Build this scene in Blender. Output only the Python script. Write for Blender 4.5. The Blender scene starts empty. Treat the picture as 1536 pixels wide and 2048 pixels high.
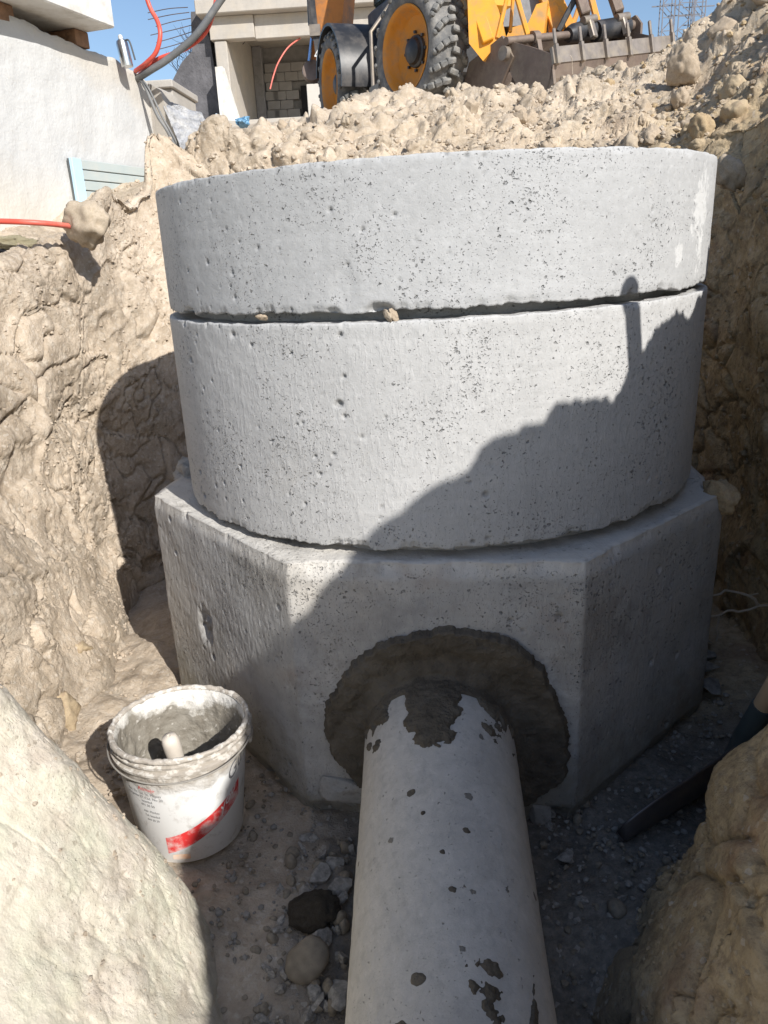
import bpy, math, random
import numpy as np
from mathutils import Vector, Matrix
random.seed(7)
RNG = np.random.RandomState(11)
SC = bpy.context.scene
COL = SC.collection

# ------------------------------------------------------------ camera
# eye level is z = 0; the manhole stands on the +y axis, its centre 1.92 m away
cd = bpy.data.cameras.new('camera'); cam = bpy.data.objects.new('camera', cd); COL.objects.link(cam)
cd.sensor_fit = 'VERTICAL'; cd.sensor_height = 36.0; cd.lens = 26.555
cd.clip_start = 0.02; cd.clip_end = 600.0
cam.rotation_mode = 'XYZ'
_f, _p, _r, _y = 1510.6, 0.3370, -0.0466, -0.0733
def _axes():
    cp, sp = math.cos(_p), math.sin(_p)
    fw = np.array([0, cp, -sp]); up = np.array([0, sp, cp]); rt = np.array([1., 0, 0])
    r2 = math.cos(_r)*rt+math.sin(_r)*up; u2 = -math.sin(_r)*rt+math.cos(_r)*up
    cy, sy = math.cos(_y), math.sin(_y); M = np.array([[cy, sy, 0], [-sy, cy, 0], [0, 0, 1]])
    return M@r2, M@u2, M@fw
_R, _U, _W = _axes()
cam.matrix_world = Matrix(((_R[0], _U[0], -_W[0], 0), (_R[1], _U[1], -_W[1], 0), (_R[2], _U[2], -_W[2], 0), (0, 0, 0, 1)))
SC.camera = cam

# ------------------------------------------------------------ sky, sun, exposure
SUN_AZ, SUN_EL = 37.0, 34.5          # azimuth: degrees to the right of straight behind the camera
a_, e_ = math.radians(SUN_AZ), math.radians(SUN_EL)
SUNV = Vector((math.sin(a_)*math.cos(e_), -math.cos(a_)*math.cos(e_), math.sin(e_)))
W = bpy.data.worlds.new('World'); SC.world = W; W.use_nodes = True
wn = W.node_tree; bg = wn.nodes['Background']
sky = wn.nodes.new('ShaderNodeTexSky'); sky.sky_type = 'NISHITA'; sky.sun_disc = False
sky.sun_elevation = e_; sky.sun_rotation = math.atan2(SUNV.x, SUNV.y)
sky.altitude = 200; sky.air_density = 1.0; sky.dust_density = 1.0; sky.ozone_density = 2.2
wn.links.new(sky.outputs[0], bg.inputs[0]); bg.inputs[1].default_value = 0.108
sl = bpy.data.lights.new('sun', 'SUN'); sl.energy = 4.6; sl.angle = math.radians(0.53); sl.color = (1.0, 0.965, 0.91)
so = bpy.data.objects.new('sun', sl); COL.objects.link(so); so.rotation_euler = SUNV.to_track_quat('Z', 'Y').to_euler()
so.location = SUNV*30
SC.view_settings.view_transform = 'Standard'; SC.view_settings.look = 'None'
SC.view_settings.exposure = 0.44; SC.view_settings.gamma = 1.0
try: SC.view_settings.use_curve_mapping = False
except Exception: pass

# ------------------------------------------------------------ numpy noise
_prm = np.random.RandomState(3).permutation(1024).astype(np.int64); _prm = np.concatenate([_prm, _prm, _prm])
_gr = np.random.RandomState(5).normal(size=(1024, 3)); _gr /= np.linalg.norm(_gr, axis=1)[:, None]; _gr = _gr.astype(np.float32)
_cp = np.random.RandomState(9).rand(1024, 3).astype(np.float32)
def _h(i, j, k): return _prm[(_prm[(_prm[i & 1023]+j) & 1023]+k) & 1023]
def pnoise(P):
    P = np.asarray(P, np.float32); I = np.floor(P).astype(np.int64); F = P-I
    u = F*F*F*(F*(F*6-15)+10); out = np.zeros(len(P), np.float32)
    for a in (0, 1):
        for b in (0, 1):
            for c in (0, 1):
                g = _gr[_h(I[:, 0]+a, I[:, 1]+b, I[:, 2]+c)]
                d = g[:, 0]*(F[:, 0]-a)+g[:, 1]*(F[:, 1]-b)+g[:, 2]*(F[:, 2]-c)
                out += d*(u[:, 0] if a else 1-u[:, 0])*(u[:, 1] if b else 1-u[:, 1])*(u[:, 2] if c else 1-u[:, 2])
    return out*1.6
def fbm(P, o=4, g=0.5):
    s = 0; A = 1.0; f = 1.0
    for i in range(o):
        s = s+A*pnoise(P*f+i*17.3); A *= g; f *= 2.03
    return s
def worley(P):
    P = np.asarray(P, np.float32); I = np.floor(P).astype(np.int64)
    f1 = np.full(len(P), 9., np.float32); f2 = np.full(len(P), 9., np.float32); idn = np.zeros(len(P), np.int64)
    for a in (-1, 0, 1):
        for b in (-1, 0, 1):
            for c in (-1, 0, 1):
                J = I+np.array([a, b, c]); h = _h(J[:, 0], J[:, 1], J[:, 2])
                d = np.sqrt((((J+_cp[h])-P)**2).sum(1)).astype(np.float32)
                m = d < f1; f2 = np.where(m, f1, np.minimum(f2, d)); idn = np.where(m, h, idn); f1 = np.where(m, d, f1)
    return f1, f2, _cp[idn, 0]
def sst(a, b, x): t = np.clip((x-a)/(b-a), 0, 1); return t*t*(3-2*t)

# ------------------------------------------------------------ object helpers
def link(o, parent=None):
    COL.objects.link(o)
    if parent is not None: o.parent = parent
    return o
def tag(o, label=None, cat=None, group=None, kind=None):
    if label: o['label'] = label
    if cat: o['category'] = cat
    if group: o['group'] = group
    if kind: o['kind'] = kind
    return o
def empty(name, loc=(0, 0, 0), rz=0.0, parent=None):
    o = bpy.data.objects.new(name, None); o.location = loc; o.rotation_euler = (0, 0, rz); o.empty_display_size = .1
    return link(o, parent)
def rawmesh(name, V, F, mat, smooth=True, attrs=None):
    V = np.asarray(V, np.float32).reshape(-1, 3); F = np.asarray(F, np.int32); n = F.shape[1]
    me = bpy.data.meshes.new(name); me.vertices.add(len(V)); me.vertices.foreach_set('co', V.ravel())
    me.loops.add(F.size); me.loops.foreach_set('vertex_index', F.ravel())
    me.polygons.add(len(F)); me.polygons.foreach_set('loop_start', np.arange(0, F.size, n, dtype=np.int32))
    me.polygons.foreach_set('loop_total', np.full(len(F), n, np.int32))
    me.polygons.foreach_set('use_smooth', np.full(len(F), smooth, bool))
    me.update(calc_edges=True); me.validate()
    for k, a in (attrs or {}).items():
        at = me.attributes.new(k, 'FLOAT', 'POINT'); at.data.foreach_set('value', np.asarray(a, np.float32).ravel())
    if mat: me.materials.append(mat)
    return me
def gridfaces(ni, nj, ci=False, cj=False, flip=False):
    a = np.arange(ni if ci else ni-1); b = np.arange(nj if cj else nj-1); A, B = np.meshgrid(a, b, indexing='ij')
    A2 = (A+1) % ni; B2 = (B+1) % nj; F = np.stack([A*nj+B, A2*nj+B, A2*nj+B2, A*nj+B2], -1).reshape(-1, 4)
    return F[:, ::-1] if flip else F
def gridnormals(P, ci=False):
    def df(a, ax, cyc): return (np.roll(a, -1, ax)-np.roll(a, 1, ax)) if cyc else np.gradient(a, axis=ax)
    n = np.cross(df(P, 0, ci), df(P, 1, False)); return n/np.maximum(np.linalg.norm(n, axis=2, keepdims=True), 1e-9)
def gobj(name, P, mat, parent=None, ci=False, cj=False, flip=False, smooth=True, attrs=None):
    me = rawmesh(name, P.reshape(-1, 3), gridfaces(P.shape[0], P.shape[1], ci, cj, flip), mat, smooth, attrs)
    return link(bpy.data.objects.new(name, me), parent)
class MB:
    def __init__(s): s.v = []; s.f = []
    def add(s, V, F):
        b = len(s.v); s.v += [tuple(map(float, v)) for v in V]; s.f += [tuple(b+i for i in f) for f in F]; return s
    def frame(s, M, lo, hi, bev=0.0):
        M = Matrix(M) if M is not None else Matrix.Identity(4)
        x0, y0, z0 = lo; x1, y1, z1 = hi; b = min(bev, abs(x1-x0)/2.01, abs(y1-y0)/2.01, abs(z1-z0)/2.01)
        if b <= 0:
            V = [(x, y, z) for x in (x0, x1) for y in (y0, y1) for z in (z0, z1)]
            F = [(0, 1, 3, 2), (4, 6, 7, 5), (0, 4, 5, 1), (2, 3, 7, 6), (0, 2, 6, 4), (1, 5, 7, 3)]
        else:
            V = []
            for x, sx in ((x0, 1), (x1, -1)):
                for y, sy in ((y0, 1), (y1, -1)):
                    for z, sz in ((z0, 1), (z1, -1)):
                        V += [(x, y+sy*b, z+sz*b), (x+sx*b, y, z+sz*b), (x+sx*b, y+sy*b, z)]
            def c(i, j, k): return 3*(4*i+2*j+k)
            F = [(c(0,0,0), c(0,0,1), c(0,1,1), c(0,1,0)), (c(1,0,0), c(1,1,0), c(1,1,1), c(1,0,1)),
                 (c(0,0,0)+1, c(1,0,0)+1, c(1,0,1)+1, c(0,0,1)+1), (c(0,1,0)+1, c(0,1,1)+1, c(1,1,1)+1, c(1,1,0)+1),
                 (c(0,0,0)+2, c(0,1,0)+2, c(1,1,0)+2, c(1,0,0)+2), (c(0,0,1)+2, c(1,0,1)+2, c(1,1,1)+2, c(0,1,1)+2)]
            for i in (0, 1):
                for j in (0, 1): F.append((c(i,j,0), c(i,j,1), c(i,j,1)+1, c(i,j,0)+1) if (i+j) % 2 else (c(i,j,0), c(i,j,0)+1, c(i,j,1)+1, c(i,j,1)))
            for i in (0, 1):
                for k in (0, 1): F.append((c(i,0,k), c(i,0,k)+2, c(i,1,k)+2, c(i,1,k)))
            for j in (0, 1):
                for k in (0, 1): F.append((c(0,j,k)+1, c(0,j,k)+2, c(1,j,k)+2, c(1,j,k)+1))
            for i in (0, 1):
                for j in (0, 1):
                    for k in (0, 1): F.append((c(i,j,k), c(i,j,k)+1, c(i,j,k)+2))
        return s.add([M@Vector(v) for v in V], F)
    def box(s, lo, hi, bev=0.0): return s.frame(None, lo, hi, bev)
    def bar(s, p, q, w, h=None, bev=0.0, up=(0, 0, 1)):
        p = Vector(p); q = Vector(q); d = (q-p); L = d.length; z = d.normalized(); u = Vector(up)
        if abs(z.dot(u)) > .97: u = Vector((1, 0, 0))
        x = u.cross(z).normalized(); y = z.cross(x); h = h or w
        M = Matrix.Translation(p)@Matrix((x, y, z)).transposed().to_4x4()
        return s.frame(M, (-w/2, -h/2, 0), (w/2, h/2, L), bev)
    def prism(s, poly, a, b):      # poly: 3D points of one face, extruded by vector b-a offsets
        n = len(poly); A = [Vector(p)+Vector(a) for p in poly]; B = [Vector(p)+Vector(b) for p in poly]
        return s.add(A+B, [tuple(range(n))[::-1], tuple(range(n, 2*n))]+[(i, (i+1) % n, n+(i+1) % n, n+i) for i in range(n)])
    def tube(s, pts, r, n=10, caps=True):
        pts = [Vector(p) for p in pts]; m = len(pts); rs = r if isinstance(r, (list, tuple)) else [r]*m
        V = []; F = []; prev = None
        for i, p in enumerate(pts):
            t = (pts[min(i+1, m-1)]-pts[max(i-1, 0)]).normalized()
            if prev is None:
                u = Vector((0, 0, 1)) if abs(t.z) < .9 else Vector((1, 0, 0)); x = u.cross(t).normalized()
            else: x = (prev-t*prev.dot(t)).normalized()
            prev = x; y = t.cross(x)
            V += [p+(x*math.cos(2*math.pi*k/n)+y*math.sin(2*math.pi*k/n))*rs[i] for k in range(n)]
        for i in range(m-1):
            for k in range(n): F.append((i*n+k, i*n+(k+1) % n, (i+1)*n+(k+1) % n, (i+1)*n+k))
        if caps: F += [tuple(range(n))[::-1], tuple(range((m-1)*n, m*n))]
        return s.add(V, F)
    def lathe(s, prof, M=None, n=48):    # prof: (r, z)
        M = Matrix(M) if M is not None else Matrix.Identity(4); m = len(prof); V = []; F = []
        for k in range(n):
            a = 2*math.pi*k/n
            V += [M@Vector((r*math.cos(a), r*math.sin(a), z)) for r, z in prof]
        for k in range(n):
            k2 = (k+1) % n
            for i in range(m-1): F.append((k*m+i, k2*m+i, k2*m+i+1, k*m+i+1))
        return s.add(V, F)
    def mesh(s, name, mat, smooth=False, ang=None):
        me = bpy.data.meshes.new(name); me.from_pydata(s.v, [], s.f); me.update()
        if mat: me.materials.append(mat)
        if smooth:
            me.polygons.foreach_set('use_smooth', [True]*len(me.polygons))
            if ang: 
                try: me.set_sharp_from_angle(angle=math.radians(ang))
                except Exception: pass
        return me
    def build(s, name, mat, parent=None, smooth=False, ang=35):
        return link(bpy.data.objects.new(name, s.mesh(name, mat, smooth, ang)), parent)
def catmull(pts, n=12):
    P = [np.array(p, float) for p in pts]; P = [2*P[0]-P[1]]+P+[2*P[-1]-P[-2]]; out = []
    for i in range(1, len(P)-2):
        for k in range(n):
            t = k/n; out.append(.5*((2*P[i])+(-P[i-1]+P[i+1])*t+(2*P[i-1]-5*P[i]+4*P[i+1]-P[i+2])*t*t+(-P[i-1]+3*P[i]-3*P[i+1]+P[i+2])*t**3))
    out.append(P[-2]); return [tuple(p) for p in out]

# ------------------------------------------------------------ material helpers
class NT:
    def __init__(s, name):
        s.m = bpy.data.materials.new(name); s.m.use_nodes = True; s.t = s.m.node_tree
        s.b = s.t.nodes['Principled BSDF']; s.tc = s.t.nodes.new('ShaderNodeTexCoord'); s.o = s.tc.outputs['Object']
    def n(s, t, **k):
        nd = s.t.nodes.new(t)
        for a, v in k.items(): setattr(nd, a, v)
        return nd
    def set(s, sock, v):
        if isinstance(v, bpy.types.NodeSocket): s.t.links.new(v, sock)
        else: sock.default_value = v
    def noise(s, scale, detail=3, rough=.55, vec=None, dist=0.0):
        nd = s.n('ShaderNodeTexNoise'); s.set(nd.inputs['Vector'], vec or s.o); nd.inputs['Scale'].default_value = scale
        nd.inputs['Detail'].default_value = detail; nd.inputs['Roughness'].default_value = rough; nd.inputs['Distortion'].default_value = dist
        return nd.outputs[0]
    def vor(s, scale, vec=None, feat='F1', out=0, rnd=1.0):
        nd = s.n('ShaderNodeTexVoronoi', feature=feat); s.set(nd.inputs['Vector'], vec or s.o); nd.inputs['Scale'].default_value = scale
        nd.inputs['Randomness'].default_value = rnd
        return nd.outputs[out]
    def scale(s, v, vec=None, rot=(0, 0, 0)):
        nd = s.n('ShaderNodeMapping'); s.set(nd.inputs[0], vec or s.o); nd.inputs['Scale'].default_value = v; nd.inputs['Rotation'].default_value = rot
        return nd.outputs[0]
    def mr(s, x, a, b, c=0., d=1., smooth=False):
        nd = s.n('ShaderNodeMapRange'); nd.interpolation_type = 'SMOOTHSTEP' if smooth else 'LINEAR'
        s.set(nd.inputs[0], x)
        for i, v in zip((1, 2, 3, 4), (a, b, c, d)): s.set(nd.inputs[i], v)
        return nd.outputs[0]
    def ma(s, op, a, b=0., c=0.):
        nd = s.n('ShaderNodeMath', operation=op); s.set(nd.inputs[0], a); s.set(nd.inputs[1], b); s.set(nd.inputs[2], c); return nd.outputs[0]
    def mix(s, f, a, b, blend='MIX'):
        nd = s.n('ShaderNodeMix', data_type='RGBA', blend_type=blend); s.set(nd.inputs[0], f)
        for i, v in ((6, a), (7, b)):
            if not isinstance(v, bpy.types.NodeSocket): v = (*v[:3], 1.0)
            s.set(nd.inputs[i], v)
        return nd.outputs[2]
    def attr(s, name):
        nd = s.n('ShaderNodeAttribute'); nd.attribute_name = name; return nd.outputs['Fac']
    def bump(s, h, dist=.01, st=1.0, prev=None):
        nd = s.n('ShaderNodeBump'); nd.inputs['Strength'].default_value = st; nd.inputs['Distance'].default_value = dist
        s.set(nd.inputs['Height'], h)
        if prev is not None: s.set(nd.inputs['Normal'], prev)
        return nd.outputs[0]
    def done(s, col=None, rough=.85, metal=0., nrm=None, spec=None):
        if col is not None: s.set(s.b.inputs['Base Color'], (*col[:3], 1.) if not isinstance(col, bpy.types.NodeSocket) else col)
        s.set(s.b.inputs['Roughness'], rough); s.set(s.b.inputs['Metallic'], metal)
        if nrm is not None: s.set(s.b.inputs['Normal'], nrm)
        if spec is not None: s.set(s.b.inputs['Specular IOR Level'], spec)
        return s.m

def mat_soil(name='soil', bs=1., tint=1.):
    k = NT(name); warm = k.attr('warm'); green = k.attr('green'); dark = k.attr('wet')  # third attribute: amount of the darker soil colour mixed in
    n1 = k.noise(2.3, 4, .6); n2 = k.noise(11, 5, .62); n3 = k.noise(60, 4, .65); n4 = k.noise(260, 2, .6)
    c = k.mix(k.mr(n1, .3, .7), (.485, .40, .305), (.57, .48, .38))
    c = k.mix(k.mr(n2, .42, .68), c, (.40, .325, .245))
    gc = k.noise(24, 9, .75); c = k.mix(k.mr(gc, .50, .66, 0, .5), c, (.38, .305, .225)); c = k.mix(k.mr(gc, .46, .34, 0, .5), c, (.60, .545, .46))
    c = k.mix(k.mr(n3, .52, .75, 0, .6), c, (.36, .29, .215))
    c = k.mix(k.mr(n3, .48, .30, 0, .55), c, (.60, .54, .455))
    brown = k.mix(k.mr(n2, .38, .62), (.44, .325, .175), (.58, .445, .26)); brown = k.mix(k.mr(n3, .5, .72, 0, .7), brown, (.16, .115, .07)); brown = k.mix(k.mr(gc, .50, .64, 0, .7), brown, (.20, .145, .085)); brown = k.mix(k.mr(gc, .45, .34, 0, .5), brown, (.62, .53, .38))
    brown = k.mix(k.mr(k.noise(5, 4), .55, .68, 0, .6), brown, (.25, .115, .06))
    c = k.mix(warm, c, brown)
    pale = k.mix(k.mr(n2, .42, .66), (.62, .565, .475), (.565, .545, .435))
    pale = k.mix(k.mr(k.noise(7, 3), .55, .7, 0, .5), pale, (.53, .45, .39))
    pale = k.mix(k.mr(n3, .58, .76, 0, .5), pale, (.48, .44, .34)); pale = k.mix(k.mr(gc, .52, .66, 0, .4), pale, (.47, .41, .32))
    c = k.mix(green, c, pale)
    dk = k.mix(k.mr(n3, .4, .65), (.17, .155, .135), (.27, .245, .21))
    c = k.mix(dark, c, dk)
    if tint != 1.: c = k.mix(1.0, c, (tint, tint*.97, tint*.93), 'MULTIPLY')
    v = k.vor(90); h = k.ma('ADD', k.ma('MULTIPLY', n2, .002), k.ma('MULTIPLY', n3, .0008))
    h = k.ma('ADD', h, k.ma('MULTIPLY', n4, .0016)); h = k.ma('ADD', h, k.ma('MULTIPLY', v, .0012)); h = k.ma('ADD', h, k.ma('MULTIPLY', k.vor(210), .0012))
    wv = k.n('ShaderNodeTexNoise'); k.set(wv.inputs['Vector'], k.o); wv.inputs['Scale'].default_value = 30; wv.inputs['Detail'].default_value = 3
    wo = k.n('ShaderNodeVectorMath', operation='MULTIPLY_ADD'); k.set(wo.inputs[0], wv.outputs[1]); wo.inputs[1].default_value = (.028,)*3; k.set(wo.inputs[2], k.o)
    v4 = k.vor(42, vec=wo.outputs[0]); v5 = k.vor(42, vec=wo.outputs[0], out=1); patch = k.mr(k.noise(4.5, 3), .42, .58)
    grit = k.noise(32, 9, .78); h = k.ma('ADD', h, k.ma('MULTIPLY', grit, k.mr(patch, 0, 1, .005, .010))); hole = k.ma('MULTIPLY', k.mr(n4, .60, .72), patch); h = k.ma('SUBTRACT', h, k.ma('MULTIPLY', hole, .003))
    c = k.mix(k.ma('MULTIPLY', k.ma('MULTIPLY', k.mr(v4, .45, .75), patch), .30), c, (.29, .235, .17)); c = k.mix(k.mr(k.vor(130, out=1), .86, .9, 0, .35), c, (.66, .61, .54)); c = k.mix(k.mr(k.vor(150, out=1), .10, .06, 0, .4), c, (.23, .185, .135))
    h = k.ma('MULTIPLY', h, k.mr(green, 0, 1, 1, .40))
    return k.done(c, .95, nrm=k.bump(h, bs, 1.0), spec=.15)

def mat_concrete(name, base=(.47, .475, .475), drag=0.0, pore=1.0, stain=0.0, moss=0.0, warmth=0.0, pipe=False, patch=False, dust=False):
    k = NT(name)
    n1 = k.noise(1.7, 4, .6); n2 = k.noise(9, 5, .6); n3 = k.noise(85, 3, .6); n4 = k.noise(420, 2, .6)
    b = np.array(base); c = k.mix(k.mr(n1, .3, .7), b*.9, b*1.08); c = k.mix(k.mr(n2, .45, .7, 0, .4), c, b*.80)
    c = k.mix(k.mr(n3, .5, .72, 0, .35), c, b*.78); c = k.mix(k.mr(n3, .46, .3, 0, .35), c, np.minimum(b*1.18, .8))
    st = k.noise(1.0, 4, .6, vec=k.scale((30, 30, 1.2))); c = k.mix(k.mr(st, .5, .75, 0, .22), c, b*.74)
    st2 = k.noise(1.0, 3, .6, vec=k.scale((2, 2, 60))); c = k.mix(k.mr(st2, .5, .72, 0, .24), c, b*1.2)
    if warmth: c = k.mix(k.mr(k.noise(3, 3), .45, .7, 0, warmth), c, (.50, .43, .33))
    if stain: c = k.mix(k.mr(k.noise(4.5, 5, .65), .5, .66, 0, stain), c, b*.55)
    c = k.mix(k.mr(k.noise(2.6, 5, .7, dist=.8), .60, .72, 0, .22), c, (.43, .385, .315)); c = k.mix(k.mr(k.noise(5.5, 6, .75, dist=1.5), .655, .69, 0, .35), c, np.minimum(b*1.28, .8))
    if moss:
        c = k.mix(k.mr(k.noise(6, 4, .6), .5, .62, 0, moss), c, (.29, .30, .20))
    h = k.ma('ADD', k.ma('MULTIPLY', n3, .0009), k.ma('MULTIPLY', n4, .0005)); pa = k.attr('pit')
    c = k.mix(k.ma('MULTIPLY', pa, .55), c, b*.3)  # larger pits also carry painted self-shade and lodged dirt
    # pores: pits of varying size and presence, inner shade and dirt put into colour
    dvn = k.n('ShaderNodeTexNoise'); k.set(dvn.inputs['Vector'], k.o); dvn.inputs['Scale'].default_value = 160; dvn.inputs['Detail'].default_value = 2
    wo = k.n('ShaderNodeVectorMath', operation='MULTIPLY_ADD'); k.set(wo.inputs[0], dvn.outputs[1]); wo.inputs[1].default_value = (.011,)*3; k.set(wo.inputs[2], k.o)
    wv = k.scale((1, 1, 1.35), vec=wo.outputs[0], rot=(.1, .3, .2)); dens = k.noise(5.5, 3, .6)
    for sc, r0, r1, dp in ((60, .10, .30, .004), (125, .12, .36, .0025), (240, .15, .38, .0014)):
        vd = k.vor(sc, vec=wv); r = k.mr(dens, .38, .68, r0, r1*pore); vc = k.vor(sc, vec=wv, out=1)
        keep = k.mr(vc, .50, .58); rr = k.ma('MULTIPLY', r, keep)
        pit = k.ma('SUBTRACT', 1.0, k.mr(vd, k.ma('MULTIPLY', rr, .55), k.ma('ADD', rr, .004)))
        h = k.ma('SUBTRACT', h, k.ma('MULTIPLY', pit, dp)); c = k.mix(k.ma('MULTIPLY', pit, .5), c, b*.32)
    if drag:
        dv = k.scale((115, 115, 36)); dn = k.noise(1.0, 3, .6, vec=dv); h = k.ma('ADD', h, k.ma('MULTIPLY', k.mr(dn, .50, .66), .0022*drag))
    if dust:    # pale dust on the ledge, mud splashed on the foot
        sp = k.n('ShaderNodeSeparateXYZ'); k.set(sp.inputs[0], k.o); zf = k.ma('ADD', sp.outputs[2], k.ma('MULTIPLY', k.ma('SUBTRACT', n2, .5), .09))
        c = k.mix(k.mr(zf, -.585, -.560, 0, .75), c, (.56, .535, .49)); zm = k.ma('ADD', sp.outputs[2], k.ma('MULTIPLY', k.ma('SUBTRACT', k.noise(6, 5, .7), .5), .6))
        c = k.mix(k.mr(zm, -.95, -1.08, 0, .7), c, (.235, .215, .165))
        rs = k.mr(k.noise(3.3, 5, .7), .56, .68, 0, .45); c = k.mix(rs, c, (.30, .225, .175)); wh = k.mr(k.noise(11, 5, .7, dist=1.2), .63, .70, 0, .5); c = k.mix(wh, c, (.58, .58, .57)); dk = k.mr(k.noise(4.2, 6, .72), .55, .64, 0, .45); c = k.mix(dk, c, (.22, .205, .185))
    if patch:   # lime bloom, where it dried on the wall
        for (px, py, pz, sx, sz) in ((.515, 1.575, .045, .04, .05), (.53, 1.58, -.03, .016, .05), (.46, 1.50, -.035, .012, .025)):
            mv = k.n('ShaderNodeVectorMath', operation='SUBTRACT'); k.set(mv.inputs[0], k.o); mv.inputs[1].default_value = (px, py, pz)
            ms = k.n('ShaderNodeVectorMath', operation='MULTIPLY'); k.set(ms.inputs[0], mv.outputs[0]); ms.inputs[1].default_value = (1/sx, 1/sx, 1/sz)
            ln = k.n('ShaderNodeVectorMath', operation='LENGTH'); k.set(ln.inputs[0], ms.outputs[0])
            f = k.ma('ADD', ln.outputs['Value'], k.ma('MULTIPLY', k.ma('SUBTRACT', n3, .5), 3.0)); f = k.ma('ADD', f, k.ma('MULTIPLY', k.ma('SUBTRACT', k.noise(25, 4), .5), 2.6))
            c = k.mix(k.mr(f, 1.15, .6, 0, .6), c, (.62, .62, .61))
    if pipe:
        gp = k.noise(45, 8, .75); c = k.mix(k.mr(gp, .5, .64, 0, .45), c, b*.62); c = k.mix(k.mr(k.noise(5, 6, .7), .5, .62, 0, .35), c, b*.68)
    if pipe:    # dark damp spots dropped by the mason
        vd = k.vor(17, vec=k.scale((1, 1, 1), rot=(.4, .2, .7))); vc = k.vor(17, vec=k.scale((1, 1, 1), rot=(.4, .2, .7)), out=1)
        r = k.ma('ADD', k.mr(vc, .25, 1, 0, .17), k.ma('MULTIPLY', k.ma('SUBTRACT', n3, .5), .25))
        f = k.ma('MULTIPLY', k.mr(vd, k.ma('SUBTRACT', r, .02), r, 1, 0), k.mr(vc, .30, .34)); c = k.mix(k.ma('MULTIPLY', f, .75), c, (.10, .088, .07)); h = k.ma('ADD', h, k.ma('MULTIPLY', f, .0015))
    return k.done(c, .9, nrm=k.bump(h, 1.0, 1.0), spec=.2)

def mat_simple(name, col, rough=.6, metal=0., var=.15, scale=8, bump=.0, dirt=None, dirt_amt=.5, dscale=6, spec=None):
    k = NT(name); b = np.array(col); n = k.noise(scale, 4, .6); c = k.mix(k.mr(n, .3, .7), b*(1-var), np.minimum(b*(1+var), .9))
    if dirt is not None:
        m = k.mr(k.noise(dscale, 5, .65), .45, .65, 0, dirt_amt); c = k.mix(m, c, dirt)
    nr = k.bump(k.noise(scale*6, 3), bump, 1.0) if bump else None
    return k.done(c, rough, metal, nr, spec)
M = {}
M['soil'] = mat_soil()
M['conc_up'] = mat_concrete('concrete_upper', (.425, .427, .427), patch=True, drag=.0)
M['conc_lo'] = mat_concrete('concrete_lower', (.455, .452, .445), drag=.2)
M['conc_block'] = mat_concrete('concrete_block', (.42, .415, .405), drag=.25, dust=True, stain=.55, warmth=.35, pore=1.0)
M['pipe'] = mat_concrete('pipe_concrete', (.50, .48, .445), pore=.35, stain=.2, pipe=True, warmth=.25)
def mat_mortar():
    k = NT('wet_mortar'); n = k.noise(30, 4); c = k.mix(k.mr(n, .35, .65), (.072, .06, .045), (.115, .098, .075)); c = k.mix(k.mr(k.noise(6, 3), .5, .7, 0, .5), c, (.16, .14, .11))
    return k.done(c, k.mr(k.noise(12), .4, .6, .6, .85), nrm=k.bump(k.ma('ADD', k.noise(55, 4), k.ma('MULTIPLY', k.noise(200, 2), .4)), .006, 1), spec=.25)
M['mortar'] = mat_mortar()
M['stone_grey'] = mat_simple('chip_grey', (.285, .265, .235), .9, var=.4, scale=3, bump=.0)
M['stone_tan'] = mat_simple('pebble_tan', (.24, .205, .155), .9, var=.3, scale=3, bump=.0, dirt=(.15, .12, .09))
M['clod'] = mat_soil('clod_soil', .05, .80)
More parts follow.
